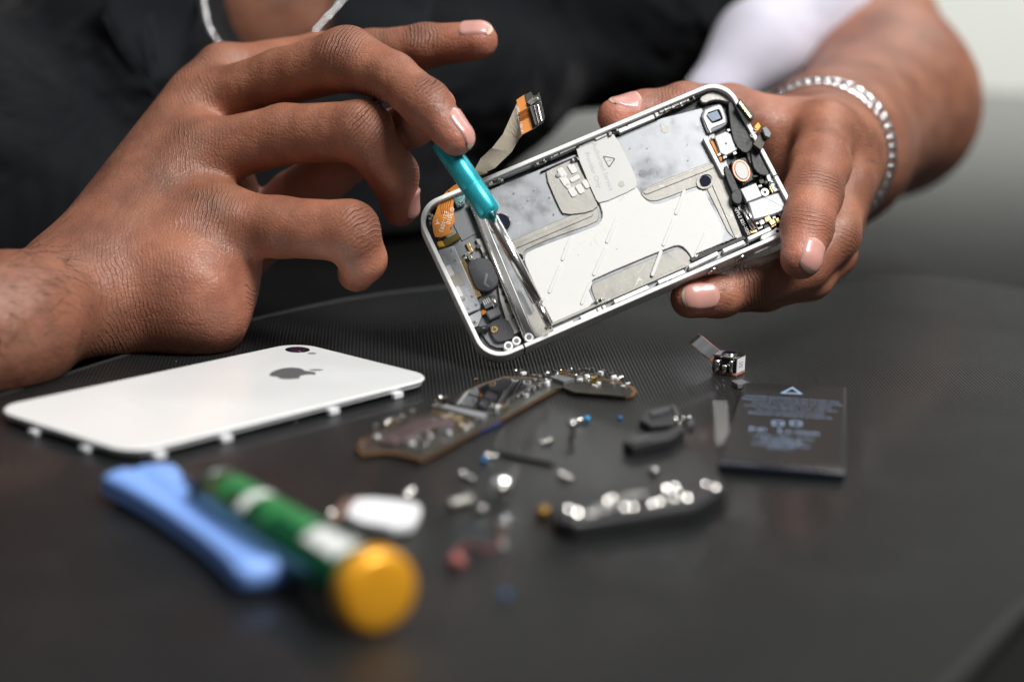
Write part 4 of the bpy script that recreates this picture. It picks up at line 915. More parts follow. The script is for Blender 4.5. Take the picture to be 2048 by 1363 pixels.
# corner steel, screws, bosses, small chips
ppoly('corner_steel', [(1396, 196), (1424, 182), (1448, 184), (1466, 196), (1474, 210), (1462, 208), (1444, 200), (1424, 200), (1408, 208)], -4, -2.0, M['satin'], sm=1, bevel=.3)
ppoly('rim_boss', [(1532, 350), (1546, 342), (1556, 356), (1548, 366), (1536, 362)], -4, -1.1, M['band'], bevel=.2); disc('rim_hole', 1545, 353, .7, M['greypl'], -2, -1.06)
ppoly('rim_boss', [(1540, 368), (1558, 362), (1566, 378), (1548, 384)], -4, -1.1, M['band'], bevel=.2); disc('rim_hole', 1553, 372, .85, M['greypl'], -2, -1.06)
disc('rim_boss', 1530, 384, 1.3, M['band'], -4, -1.3); disc('rim_hole', 1530, 384, .5, M['blackpl'], -2, -1.26)
ppoly('gold_chip', [(1538, 372), (1541, 371), (1547, 384), (1544, 386)], -3, -1.0, M['gold']); 
bq = MB(); bg_ = MB(); bk = MB()
rr = random.Random(3)
for x, y in [(1512, 448), (1524, 444), (1536, 440), (1548, 436), (1520, 456), (1534, 452), (1546, 448), (1508, 462), (1556, 440), (1562, 430), (1566, 446), (1526, 464), (1514, 470), (1540, 458), (1505, 340), (1512, 352), (1524, 362), (1520, 372), (1526, 350), (1510, 318), (1534, 364)]:
    u, v = PF.px(x, y, -2); (bq, bk, bg_)[rr.choice((0, 0, 1, 2 if x > 1500 and y > 430 else 1))].box(PF, u, v, rr.uniform(.8, 2.2), rr.uniform(.7, 1.6), -4, rr.uniform(-2.6, -1.4), rr.uniform(-.2, .2))
bq.mk('small_bracket', M['steel'], ph, bevel=.12); bk.mk('small_spacer', M['blackpl'], ph, bevel=.12); 
if bg_.V: bg_.mk('gold_pad', M['gold'], ph, bevel=.1)
for x, y in ((1536, 437), (1545, 444)): u, v = PF.px(x, y, -1.5); MB().box(PF, u, v, 1.8, 1.5, -3, -1.5, .1).mk('gold_pad', M['gold'], ph, bevel=.1)
disc('rim_boss', 1555, 462, 1.15, M['band'], -3, -1.2); disc('rim_hole', 1555, 462, .5, M['blackpl'], -2, -1.15)
u, v = PF.px(1540, 468, -1.2); MB().extr(PF, capsule2((u-2.4, v-.1), (u+1.6, v+.1), .75), -3, -1.2).mk('bright_tab', M['whitepl'], ph, bevel=.2)
# buttons on the lower long side of the band
for x, ln in ((1530, 3.4), (1480, 0), (1423, 0)):
    u, v = PF.px(x, 480+(1530-x)*.43, 0)
    if ln:
        fs = Fr(PF.P([(u, -PW/2, -3.4)])[0], np.column_stack([PF.R[:, 0], PF.R[:, 2], -PF.R[:, 1]])); MB().extr(fs, rrect(0, 0, 8.5, 1.6, .7, 4), -.1, 1.0).mk('mute_switch', M['band'], ph, bevel=.2)
    else:
        fs = Fr(PF.P([(u, -PW/2, -3.0)])[0], np.column_stack([PF.R[:, 0], PF.R[:, 2], -PF.R[:, 1]])); MB().cyl(fs, 0, 0, 1.9, -.1, .9, 28).mk('volume_button', M['steel'], ph, bevel=.3)
# ------------------------------------------------------------------ the screwdriver held against it
a = W(884, 282, 628.5); bpt = W(982, 428, 624); d = (bpt-a); Lh = np.linalg.norm(d); d /= Lh
sd = empty('precision_screwdriver', W(1100, 655, 626), 'small turquoise metal screwdriver held against the opened phone', 'screwdriver'); LOC[sd.name] = W(1100, 655, 626)
MB().lathe(a, bpt, [(0, 3.2), (.4, 3.55), (Lh*.62, 3.55), (Lh*.62+.2, 3.47), (Lh*.62+.4, 3.55), (Lh-1.1, 3.55), (Lh-.4, 3.2), (Lh, 2.6), (Lh+.1, 1.9)], 40).mk('handle', M['cyan'], sd, smooth=True)
c1p, c2p = W(982, 428, 624), W(1076, 606, 627)
c3p = W(1101, 657, 629)
L1 = np.linalg.norm(c2p-c1p); MB().lathe(c1p-d*1, c2p, [(0, 1.75), (L1+.2, 1.7), (L1+.8, 1.2)], 24).mk('shaft', M['chrome'], sd, smooth=True)
L2 = np.linalg.norm(c3p-c2p); MB().lathe(c2p, c3p, [(0, 1.1), (L2-1.2, 1.05), (L2, .5)], 18).mk('tip', M['chrome'], sd, smooth=True)
MB().lathe(c1p-d*1.5, c2p, [(0, 2.6), (.8, 2.3), (1.6, 1.75)], 20).mk('collar', M['cyan'], sd, smooth=True)
# ------------------------------------------------------------------ things lying on the mat
def rest(px_, py, R): r = FW + (px_-1024)/F*RT - (py-681.5)/F*UP; return (R-HC)/r[2]
def TF(px_, py, yaw=0, z=0): return Fr(T(px_, py, z), rotz(yaw))
def tpoly(name, L_, z0, z1, m_, parent=None, bevel=.12, sm=0, **k):
    q = [tuple(T(x, y, z1)[:2]) for x, y in L_]
    if sm: q = smoothpoly(q, sm)
    return MB().extr(fr0, q, z0, z1).mk(name, m_, parent, bevel=bevel, **k)
GL = np.array([.30, -.74, .62]); GL /= np.linalg.norm(GL)
def glint(b, p, r, jit=.12):  # metal dome, added and tilted toward the key light so it glints
    n = GL+np.array([random.uniform(-jit, jit) for _ in range(3)]); n /= np.linalg.norm(n); p = np.array(p, float)
    b.lathe(p-n*r*.7, p+n*r, [(0, r*.8), (r*.55, r), (r*.75, r*.85), (r*.88, r*.5), (r*.92, r*.05)], 14)
# ---- white back cover
cor = [T(*p, 3.3) for p in [(-43, 815), (272.5, 911), (863, 755), (601, 680)]]
cc = np.mean(cor, 0); CV = Fr((cc[0], cc[1], 0), rotz(math.radians(50.2)))
cov = empty('phone_back_cover', (cc[0], cc[1], 0), 'white glass back cover of a phone lying face up on the mat by the wrist', 'phone cover')
MB().extr(CV, rrect(.8, 0, 113.4, 57.8, 8.8, 16), 2.3, 3.3).mk('glass_panel', M['white'], cov, bevel=.55, seg=4)
MB().extr(CV, rrect(.8, 0, 112, 56.6, 8.2, 16), 1.3, 2.35).mk('inner_frame', M['whitepl'], cov, bevel=.2)
def cpx(x, y, z=3.3): p = T(x, y, z)-CV.o; return tuple((p@CV.R)[:2])
for x, y in ((765, 778), (645, 812), (432, 866), (292, 897)):
    u, v = cpx(x, y, 1.5); MB().box(CV, u, -29.2, 3.6, 1.7, .1, 1.7).mk('clip', M['whitepl'], cov, bevel=.15)
for v in (-12, 9): MB().box(CV, -56.6, v, 2.0, 2.8, .3, 1.4).mk('clip', M['whitepl'], cov, bevel=.12)
for u in (-30, 5, 40): MB().box(CV, u, 29.2, 4.2, 1.6, .1, 1.7).mk('clip', M['whitepl'], cov, bevel=.35)
u, v = cpx(595, 699); ln = MB().cyl(CV, u, v, 3.75, 3.0, 3.36, 40).mk('camera_window', M['gloss'], cov, bevel=.1)
MB().cyl(CV, u, v, 2.3, 3.3, 3.42, 32).mk('camera_lens', mat('magenta_coated_lens', (.05, .008, .03), .04, coat=1), ln, bevel=.1)
u, v = cpx(624, 706.5); MB().cyl(CV, u, v, 1.35, 3.2, 3.37, 24).mk('flash_lens', mat('flash_diffuser', (.32, .33, .33), .25, coat=.5), cov, bevel=.08)
ap = [(0, .60), (-.10, .65), (-.26, .68), (-.42, .60), (-.51, .42), (-.50, .2), (-.43, -.04), (-.31, -.25), (-.2, -.33), (-.1, -.32), (0, -.28), (.1, -.32), (.2, -.33), (.31, -.25), (.41, -.06), (.44, .02), (.34, .09), (.28, .2), (.28, .32), (.33, .43), (.43, .51), (.36, .62), (.24, .68), (.10, .65)]
lf = [(.0, .72), (.01, .82), (.08, .93), (.22, 1.0), (.24, .98), (.22, .87), (.14, .77), (.05, .72)]
u, v = cpx(588, 746); gm = mat('mirror_grey_ink', (.30, .31, .32), .22, .6)
b = MB()
for sh in (ap, lf): b.extr(CV, smoothpoly([(u+12.4*(y-.25), v-12.4*x) for x, y in sh], 2, .2), 3.29, 3.34)
b.mk('logo', gm, cov)
fi_ = mat('faint_print', (.66, .67, .68), .3)
u, v = cpx(285, 806); text('printing', 'iPhone', 6.2, CV, u, v, 3.3, -math.pi/2, fi_, cov, .012)
for k, s_z in enumerate(('Designed in California   Assembled in China', 'Model   FCC ID   IC   Rated 5.7V 1A')):
    text('printing', s_z, 1.5, CV, u-7-2.4*k, v, 3.3, -math.pi/2, fi_, cov, .012)
# ---- logic board
lb = empty('logic_board', T(980, 830, 0), 'long narrow green-brown logic board crowded with shields and chips', 'circuit board')
LOC[lb.name] = T(980, 830, 0)
bo = [(713, 893), (722, 878), (760, 860), (801, 838), (862, 824), (880, 806), (952, 771), (1007, 752), (1040, 752), (1100, 757), (1112, 747), (1138, 746), (1182, 752), (1236, 761), (1268, 773), (1274, 781), (1268, 788), (1252, 791), (1225, 788), (1152, 782), (1128, 772), (1114, 776), (1071, 799), (1007, 835), (946, 864), (874, 903), (842, 918), (828, 914), (795, 906), (765, 902), (722, 906)]
brd = tpoly('board', bo, .5, 1.5, M['brownpcb'], lb, bevel=.15)
tpoly('solder_mask', [tuple(np.array((985, 826))+(np.array(p)-np.array((985, 826)))*.975) for p in bo], 1.45, 1.62, M['pcb'], brd, bevel=.03)
tpoly('dark_shield', [(884, 800), (1006, 755), (1062, 762), (1068, 772), (966, 822)], 1.5, 3.1, M['gloss'], lb, bevel=.2)
tpoly('mauve_shield', [(744, 880), (850, 828), (916, 838), (905, 846), (850, 856), (806, 884)], 1.5, 2.9, M['mauve'], lb, sm=1, bevel=.25)
tpoly('gold_strip', [(866, 826), (880, 821), (926, 832), (918, 840)], 1.6, 2.6, M['gold'], lb)
tpoly('silver_strip', [(880, 812), (890, 808), (975, 826), (964, 834)], 1.6, 2.9, M['shield'], lb)
tpoly('connector_block', [(1098, 752), (1118, 748), (1150, 756), (1128, 762)], 1.6, 2.8, M['greypl'], lb); 
r3 = random.Random(11); groups_ = dict(steel=MB(), greypl=MB(), whitepl=MB(), gold=MB())
def inpoly(x, y, L_):
    r = False
    for (x0, y0), (x1, y1) in zip(L_, L_[1:]+L_[:1]):
        if (y0 > y) != (y1 > y) and x < (x1-x0)*(y-y0)/(y1-y0)+x0: r = not r
    return r
shs = [[(884, 800), (1006, 755), (1062, 762), (1068, 772), (966, 822)], [(744, 880), (850, 828), (916, 838), (850, 858), (806, 884)]]
n = 0
while n < 210:
    x, y = r3.uniform(722, 1268), r3.uniform(748, 912)
    if not inpoly(x, y, bo) or any(inpoly(x, y, s) for s in shs): continue
    n += 1; f = TF(x, y, math.radians(50)+r3.choice((0, math.pi/2))); f.o[2] = 0
    k = r3.choices(('steel', 'greypl', 'whitepl', 'gold'), (7, 3, 1.6, 1.2))[0]
    q = np.linalg.norm(T(x, y)[:2])*0+1
    if r3.random() < .16: glint(groups_['steel' if k != 'gold' else 'gold'], f.o+np.array([0, 0, 2.0]), r3.uniform(.35, .75), .25)  # some chips are domes added for their glints
    else: groups_[k].box(f, 0, 0, r3.uniform(.7, 2.2), r3.uniform(.5, 1.1), 1.55, r3.uniform(2.0, 2.9))
nm_ = dict(steel='silver_chip', greypl='grey_chip', whitepl='white_chip', gold='gold_chip')
for k, b in groups_.items(): o = b.mk(nm_[k], M[k], lb, bevel=.12); o['kind'] = 'stuff'
fence = MB()
for a, b_ in (((962, 826), (1090, 764)), ((980, 834), (1110, 772)), ((752, 894), (836, 896)), ((820, 880), (900, 846))):
    for t in np.linspace(0, 1, 13): q = T(a[0]+(b_[0]-a[0])*t, a[1]+(b_[1]-a[1])*t, 0); fence.box(Fr((q[0], q[1], 0), rotz(.9)), 0, 0, 1.2, 1.0, 1.5, 2.6+.4*r3.random())
fence.mk('shield_rail', M['steel'], lb, bevel=.15)
tpoly('blue_label', [(940, 862), (1000, 840), (1003, 845), (944, 868)], .2, .9, mat('dark_blue_label', (.008, .03, .12), .5), lb); tpoly('screw_post', [(1180, 748), (1194, 746), (1196, 752), (1184, 754)], 1.5, 4.2, M['gold'], lb)
# ---- camera module with its flex tail
cm = empty('camera_module', T(1458, 742), 'tiny camera module standing with a white label and a grey flex tail', 'camera module'); LOC[cm.name] = T(1458, 742)
p0 = T(1448, 748); CF = Fr((p0[0], p0[1], 0), rotz(math.radians(-31)))
MB().box(CF, 0.3, 2.6, 8.0, 6.6, .1, .8).mk('base_plate', M['copper'], cm, bevel=.12)
MB().box(CF, .3, 2.6, 7.6, 6.2, .8, 5.2).mk('housing', M['gloss'], cm, bevel=.25)
MB().box(CF, .3, 2.6, 7.9, 6.5, 5.2, 5.9).mk('top_rim', M['chrome'], cm, bevel=.2)
MB().cyl(CF, .2, 2.7, 2.4, 5.9, 6.3, 26).mk('lens_ring', M['chrome'], cm, bevel=.15); MB().cyl(CF, .2, 2.7, 1.8, 6.25, 6.36, 26).mk('lens', M['lens'], cm)
lbp = MB().box(Fr(CF.P([(4.15, 2.6, 3.2)])[0], np.column_stack([CF.R[:, 1], CF.R[:, 2], CF.R[:, 0]])), 0, 0, 5.6, 4.4, -.05, .12).mk('white_label', M['whitepl'], cm)
lbf = Fr(CF.P([(4.28, 2.6, 3.2)])[0], np.column_stack([CF.R[:, 1], CF.R[:, 2], CF.R[:, 0]]))
text('printing', '7Z\nX1', 1.7, lbf, 0, 0, 0, math.pi/2, M['ink'], lbp, .01, spacing=.8)
b = MB()
for u, v, a, c, h in ((-2, -1.1, 2.2, 1.4, 4.6), (.6, -1.3, 1.8, 1.6, 3.4), (2.6, -1.0, 1.4, 1.2, 4.9), (-3.8, .6, 1.2, 2.4, 4.2)): b.lathe(CF.P([(u, v, .8)])[0], CF.P([(u+.2, v-.1, h)])[0], [(0, a/2), (h-1.4, a/2), (h-.8, a*.3)], 10)
b.mk('spring_contact', M['chrome'], cm, smooth=True)
q0 = T(1436, 712, 3.5); fl_ = spline([T(1438, 716, 3.5), T(1425, 706, 5.0), T(1412, 696, 6.4), T(1398, 684, 7.6), T(1386, 676, 8.6)], 12); sd_ = (rotz(math.radians(-8))@np.array([1, 0, 0]))
sd_ = RT*.72+UP*.62+FW*.0
MB().sheet(lambda s_, t: np.array([np.interp(s_*11, range(12), fl_[:, k]) for k in range(3)])+sd_*(t-.5)*4.6, 12, 3, .22).mk('flex_tail', M['copper'], cm)
MB().sheet(lambda s_, t: np.array([np.interp(2+s_*7.4, range(12), fl_[:, k]) for k in range(3)])+sd_*(t-.5)*4.1-FW*.32, 10, 3, .2).mk('grey_stiffener', M['greypl'], cm)
MB().sheet(lambda s_, t: np.array([np.interp(9.6+s_*1.4, range(12), fl_[:, k]) for k in range(3)])+sd_*(t-.5)*4.3-FW*.32, 4, 3, .25).mk('dark_end', M['blackpl'], cm)
# ---- battery
bt = empty('battery', T(1570, 850), 'flat black phone battery with blue-grey printing and warning triangle', 'battery'); LOC[bt.name] = T(1570, 850)
bl_ = [(1487, 762), (1694, 772), (1694, 936), (1436, 918)]
body_ = tpoly('cell', bl_, .1, 3.0, M['batt'], bt, bevel=1.2, seg=4)
tpoly('end_fold', [(1436, 916), (1694, 934), (1692, 944), (1438, 926)], .1, 2.7, mat('navy_black_wrap', (.008, .012, .02), .25, coat=.4), bt, bevel=.8, seg=3)
e0 = np.array(T(1440, 918, 4.3)[:2]); e1_ = np.array(T(1694, 936, 4.3)[:2]); by = math.atan2(*(e1_-e0)[::-1]); BF = Fr((0, 0, 3.0), rotz(by))
def bpx(x, y): p = T(x, y, 3.0)-BF.o; return tuple((p@BF.R)[:2])
for s_z, x, y, sz_ in (('CAUTION Authorized Service Provider Only', 1584, 797, 1.25), ('Potential for fire or burning. Do not disassemble', 1584, 803, 1.25), ('puncture, crush, heat, burn or replace', 1583, 809, 1.25), ('Li-ion Polymer Battery  3.7V  5.25 Whr', 1582, 816, 1.4), ('Use only in the specified charger', 1580, 823, 1.25), ('Dispose of battery properly', 1580, 830, 1.4), ('Ni  Li-ion', 1568, 862, 3.4), ('1420 mAh  3.7V', 1566, 875, 1.7), ('616-0520', 1564, 882, 1.9), ('LIS1445APPCS', 1562, 889, 1.7), ('China A', 1560, 895, 1.5)):
    u, v = bpx(x, y); text('printing', s_z, sz_*(1.15 if len(s_z) > 30 else 1.45), BF, u, v, 0, 0, M['battink'], body_, .02)
for x, y in ((1556, 846), (1592, 846)):
    u, v = bpx(x, y); MB().ring(BF, rrect(u, v, 3.2, 5, 1.2, 4), rrect(u, v, 2.2, 3.6, .8, 4), -.01, .03).mk('printed_symbol', M['battink'], body_)
tq = [bpx(1560, 786), bpx(1606, 788), bpx(1585, 773)]; tc_ = np.mean(tq, 0); MB().ring(BF, tq, [tuple(tc_+(np.array(p)-tc_)*.6) for p in tq], -.01, .03).mk('warning_triangle', M['battink'], body_)
tpoly('connector_tab', [(1462, 760), (1484, 758), (1500, 764), (1476, 768)], .2, 1.6, M['greypl'], bt)
# ---- clear tape beside the battery
tp = MB().sheet(lambda s_, t: T(1425+30*t+6*s_, 800+90*s_, .3+1.6*math.sin(s_*3)+1.2*t), 10, 6, .1).mk('tape_strip', M['clear'], smooth=True); tag(tp, 'thin clear tape strip lying left of the battery', 'tape')
# ---- black plastic bracket
bk_ = empty('black_bracket', T(1310, 860), 'black plastic bracket with small arms between the screws and the battery', 'bracket'); LOC[bk_.name] = T(1310, 860)
tpoly('plate', [(1290, 818), (1345, 806), (1362, 826), (1350, 846), (1300, 850), (1280, 838)], .2, 2.2, M['blackpl'], bk_, bevel=.2)
tpoly('arm', [(1246, 882), (1262, 868), (1330, 862), (1362, 846), (1368, 858), (1340, 878), (1266, 892)], .2, 2.9, M['blackpl'], bk_, bevel=.2)
b = MB()
for x, y, z, r in ((1350, 852, 2.8, .9), (1366, 846, 2.0, .6), (1378, 842, 1.6, .6), (1358, 862, 2.8, .5)): q = T(x, y, 0); b.lathe(q, q+np.array([0, 0, 1.0]), [(0, r), (z*.7, r), (z, r*.4)], 12)
b.mk('metal_pin', M['steel'], bk_, smooth=True)
for L__, hh in (([(1300, 822), (1338, 812), (1341, 818), (1304, 829)], 3.2), ([(1344, 812), (1352, 810), (1360, 828), (1352, 832)], 2.9), ([(1262, 876), (1300, 870), (1302, 876), (1266, 884)], 3.6), ([(1376, 838), (1388, 836), (1388, 846), (1376, 850)], 1.6)): tpoly('rib', L__, .2, hh, M['darkpl'], bk_, bevel=.12)
# ---- speaker and antenna assembly
sp_ = empty('speaker_assembly', T(1270, 1040), 'long black speaker assembly with bright metal contacts lying nearest the camera', 'speaker module'); LOC[sp_.name] = T(1270, 1040)
tpoly('housing', [(1104, 1010), (1130, 984), (1290, 962), (1380, 948), (1440, 950), (1452, 975), (1392, 1012), (1150, 1046), (1112, 1036)], .1, 4.2, M['blackpl'], sp_, bevel=.6)
tpoly('metal_face', [(1166, 1028), (1186, 1010), (1226, 1000), (1250, 984), (1290, 980), (1300, 986), (1262, 992), (1240, 1008), (1200, 1024)], 4.4, 5.2, M['steel'], sp_, bevel=.4, sm=1)
tpoly('front_plate', [(1150, 1046), (1390, 1008), (1391, 1011), (1151, 1049)], 1.2, 3.6, M['satin'], sp_, bevel=.3)
b = MB()
for x, y, r in ((1158, 1026, 1.8), (1138, 1018, 1.3), (1215, 1003, 1.2), (1226, 996, 1.1), (1250, 1016, 1.2), (1268, 1014, 1.3), (1305, 1006, 1.4), (1322, 1004, 1.3), (1350, 998, 1.1), (1335, 978, 1.7), (1352, 972, 1.3), (1376, 996, 1.6), (1432, 974, 1.3), (1412, 968, 1.0), (1360, 984, .9)):
    glint(b, T(x, y, 5.1), r*.8)
b.mk('glint_dome', M['chrome'], sp_, smooth=True)
q = T(1086, 1024, 1.5); MB().lathe(q-np.array([0, 0, 1.4]), q+np.array([0, 0, 2]), [(0, 1.7), (2.2, 1.7), (2.8, 1.2)], 16).mk('brass_tip', mat('dull_brass', (.35, .20, .04), .4, .8), sp_, smooth=True)
# ---- white flex part
wp = empty('white_connector_cover', T(765, 1030), 'small white rounded cover on a flex strip, right of the green screwdriver', 'phone part'); LOC[wp.name] = T(765, 1030)
tpoly('white_cap', [(700, 1004), (722, 990), (838, 1002), (844, 1018), (818, 1054), (690, 1036)], .6, 3.2, M['whitepl'], wp, bevel=.5, sm=1)
tpoly('flex_strip', [(656, 1030), (688, 996), (716, 992), (700, 1034), (668, 1040)], .2, 1.0, mat('rusty_flex', (.16, .10, .08), .4), wp)
b = MB()
for x, y, r in ((816, 988, 1.1), (826, 980, .9), (664, 1026, .9)): b = MB(); glint(b, T(x, y, 1.2), r); b.mk('glint_dome', M['steel'], wp, smooth=True)
# ---- loose screws : one master, then copies
def make_screw(name, r=1.0, L_=2.6):
    s = bpy.data.objects.new(name, None); COL.objects.link(s); s.empty_display_size = .003; LOC[s.name] = np.zeros(3)
    h = MB().lathe((0, 0, 0), (1, 0, 0), [(0, r*.6), (.15, r*.92), (.4, r), (.8, r), (.95, r*.6)], 20).mk('head', M['chrome'], s, smooth=True)
    k = MB(); k.box(Fr((0, 0, 0), np.column_stack([[0, 1, 0], [0, 0, 1], [1, 0, 0]])), 0, 0, r*1.1, r*.25, -.03, .1); k.mk('slot', M['blackpl'], h)
    t = [(0, .62)]
    for i in range(int(L_/.32)): t += [(.32*i+.1, .62), (.32*i+.2, .48), (.32*i+.3, .62)]
    MB().lathe((.9, 0, 0), (2, 0, 0), t, 14).mk('thread', M['chrome'], s, smooth=True)
    return s
def dup(src):
    c = src.copy(); COL.objects.link(c)
    for ch in src.children:
        d = ch.copy(); COL.objects.link(d); d.parent = c
        for g in ch.children: e = g.copy(); COL.objects.link(e); e.parent = d
    return c
sc0 = make_screw('screw')
spots = [((1143, 840), 60, -1.2, 1.5, 'tiny silver screw standing by the blue-tipped pin'), ((1104, 880), 200, 0, 1.0, 'tiny silver screw between the blue-tipped pin and the thin black bar'),
 ((968, 911), 20, 0, 1.0, 'tiny silver screw with a blue dab of threadlock at the bar end'), ((922, 948), -35, 0, 1.15, 'tiny silver screw left of the round silver button'),
 ((966, 1020), 110, 0, 1.1, 'tiny silver screw just below the round silver button'), ((996, 1040), 10, -1.2, .85, 'smallest silver screw above the red wire scrap'),
 ((1118, 948), -30, 0, 1.1, 'tiny silver screw above the left end of the speaker assembly'), ((1310, 946), 100, 0, 1.2, 'tiny silver screw just behind the middle of the speaker assembly')]
for i, ((x, y), yaw, tilt, s_, lab) in enumerate(spots):
    o = sc0 if i == 0 else dup(sc0); r = 1.0*s_
    q = T(x, y, r); 
    if tilt: q = T(x, y, 3.4*s_)
    o.location = Vector(q*S); o.scale = (s_,)*3
    o.rotation_euler = (0, -tilt if tilt else .12, math.radians(yaw)); 
    if tilt: o.rotation_euler = (0, math.radians(80), math.radians(yaw))
    tag(o, lab, 'screw', 'loose screws scattered on the mat')
q = T(968, 918, .8); tag(MB().lathe(q-np.array([0, 0, .7]), q+np.array([0, 0, 1]), [(0, 1.0), (.8, 1.0), (1.3, .5)], 12).mk('blue_fleck', M['blueink'], smooth=True), 'blue plastic fleck touching the screw at the bar end', 'fleck', 'blue flecks on the mat')
for x, y, r, lab in ((1240, 838, .7, 'blue plastic fleck alone behind the black bracket'), (1010, 1190, .9, 'dim blue fleck nearest the front of the mat')):
    q = T(x, y, 0); tag(MB().lathe(q, q+np.array([0, 0, 1]), [(0, r), (.6, r), (.9, r*.5)], 12).mk('blue_fleck', M['blueink'], smooth=True), lab, 'fleck', 'blue flecks on the mat')
# blue tipped pin
pn_ = empty('contact_pin', T(1165, 838), 'short silver pin with a bright blue tip', 'pin'); LOC[pn_.name] = T(1165, 838)
MB().lathe(T(1152, 842, .9), T(1176, 836, .9), [(0, .7), (2.5, .7), (3.4, .5)], 12).mk('shaft', M['chrome'], pn_, smooth=True); MB().lathe(T(1171, 837, .9), T(1184, 835, .9), [(0, .65), (.4, .75), (1.1, .65), (1.3, .2)], 14).mk('tip', mat('bright_blue_tip', (.02, .36, .75), .4), pn_, smooth=True)
# round silver button, metal sleeve, black bar
rbn = empty('vibrator_button', T(1003, 990), 'round shiny silver button standing on edge', 'button'); LOC[rbn.name] = T(1003, 990)
q = T(1003, 990, 0); rr_ = 3.1; ctr = T(1003, 977, 3.1); ctr[2] = 3.15; dv = np.array([.15, -.9, .35]); dv /= np.linalg.norm(dv)
MB().lathe(ctr-dv*1.2, ctr+dv*1.2, [(0, 2.3), (.3, 2.9), (1.5, 3.05), (2.1, 2.8), (2.5, 1.9), (2.7, .3)], 30).mk('cap', M['silver'], rbn, smooth=True); MB().lathe(ctr+dv*1.2, ctr+dv*3, [(0, 1.1), (.4, 1.0), (.6, .3)], 16).mk('boss', M['chrome'], rbn, smooth=True)
tag(MB().lathe(T(898, 1008, 1.4), T(950, 996, 1.4), [(0, .8), (.4, 1.25), (5.6, 1.25), (6.3, 1.4), (6.8, 1.3), (7.0, .5)], 18).mk('metal_sleeve', M['satin'], smooth=True), 'dull brown-grey metal sleeve lying left of the round silver button', 'metal sleeve')
bb_ = tpoly('thin_bar', [(996, 904), (1000, 901), (1104, 919), (1108, 924), (1100, 925)], .1, .9, M['blackpl']); tag(bb_, 'thin black bar lying on the mat behind the silver button', 'bar')
# red wire scrap with a film
rw = empty('wire_scrap', T(950, 1120), 'red wire scrap with a bit of clear film', 'wire'); LOC[rw.name] = T(950, 1120)
MB().tube(spline([T(905, 1128, .8), T(915, 1100, 2.5), T(940, 1085, 1), T(965, 1100, .9), T(1000, 1085, 1.2), T(1006, 1062, 2.4)], 30), .5, 8).mk('red_lead', M['redfilm'], rw, smooth=True)
MB().lathe(T(905, 1128, 1.1), T(925, 1112, 1.8), [(0, .8), (.5, 1.8), (2.6, 1.8), (3, .6)], 14).mk('red_bead', mat('dull_red_plastic', (.34, .10, .09), .4), rw, smooth=True)
MB().sheet(lambda s_, t: T(1000+14*t, 1062+36*s_, .3+2*math.sin(s_*2.6)), 8, 4, .1).mk('film', M['clear'], rw, smooth=True)
# ---- blue pry tool
pt = empty('pry_tool', T(400, 1060), 'light blue plastic pry tool with flared ends lying over the green screwdriver', 'pry tool'); LOC[pt.name] = T(400, 1060)
# outline traced on the mat, then lofted over a rounded section with a groove
a0 = T(282, 960, 4)[:2]; a1 = T(556, 1142, 4)[:2]; ax2 = (a1-a0)/np.linalg.norm(a1-a0); Lp = np.linalg.norm(a1-a0)+5; PT = Fr((a0[0]-ax2[0]*3, a0[1]-ax2[1]*3, 0), np.column_stack([[ax2[0], ax2[1], 0], [-ax2[1], ax2[0], 0], [0, 0, 1]]))
prof_w = lambda s: 6.8+3.7*abs(2*s-1)**2.2; prof_h = lambda s: 7.6-1.2*(1-abs(2*s-1)**2)
nu, nv = 30, 33; V = []
for i in range(nu):
    s = i/(nu-1); w_, h_ = prof_w(s), prof_h(s); e = min(s, 1-s)*Lp; ef = math.sqrt(max(0, 1-max(0, 1-e/2.2)**2)) if e < 2.2 else 1
    for j in range(nv):
        g = 2*math.pi*j/nv; cx_, sy_ = math.cos(g), math.sin(g); n4 = (abs(cx_)**3.2+abs(sy_)**3.2)**(-1/3.2)
        x = w_*cx_*n4*(.75+.25*ef); z = h_/2+h_/2*sy_*n4*(.6+.4*ef)
        if sy_ > 0: z -= 2.2*math.exp(-((x+1.6)/1.2)**2)*min(1, e/6)
        if abs(sy_) < .75: x -= math.copysign(1.3, x)*math.exp(-((z-h_*.5)/1.1)**2)*min(1, e/6)
        V.append((s*Lp, x, z+.15+.0*s))
Fc = [(i*nv+j, i*nv+(j+1) % nv, (i+1)*nv+(j+1) % nv, (i+1)*nv+j) for i in range(nu-1) for j in range(nv)]+[tuple(range(nv))[::-1], tuple(range((nu-1)*nv, nu*nv))]
mesh('blade', PT.P(V), Fc, M['bluepl'], pt, smooth=True)
# ---- green screwdriver with its gold cap
zc_ = rest(757, 1184, 8.7); ze_ = rest(418, 980, 7.0); Pc = W(757, 1184, zc_); Pe = W(418, 980, ze_); dd = Pe-Pc; LL = np.linalg.norm(dd); dd /= LL
gs = empty('green_screwdriver', (Pc+Pe)/2*np.array([1, 1, 0]), 'green barrelled screwdriver with a gold-orange end cap, nearest the camera', 'screwdriver'); LOC[gs.name] = (Pc+Pe)/2*np.array([1, 1, 0])
MB().lathe(Pc, Pe, [(-1.4, 2), (-1.3, 6.6), (-.9, 7.8), (0, 8.45), (1.2, 8.65), (3.4, 8.6), (4.4, 8.0), (4.8, 7.2)], 56).mk('end_cap', M['orangecap'], gs, smooth=True)
MB().lathe(Pc, Pe, [(4.6, 6.5), (5.4, 6.6), (LL-8, 6.6), (LL-7, 6.1), (LL-6, 6.1)], 48).mk('barrel', M['green'], gs, smooth=True)
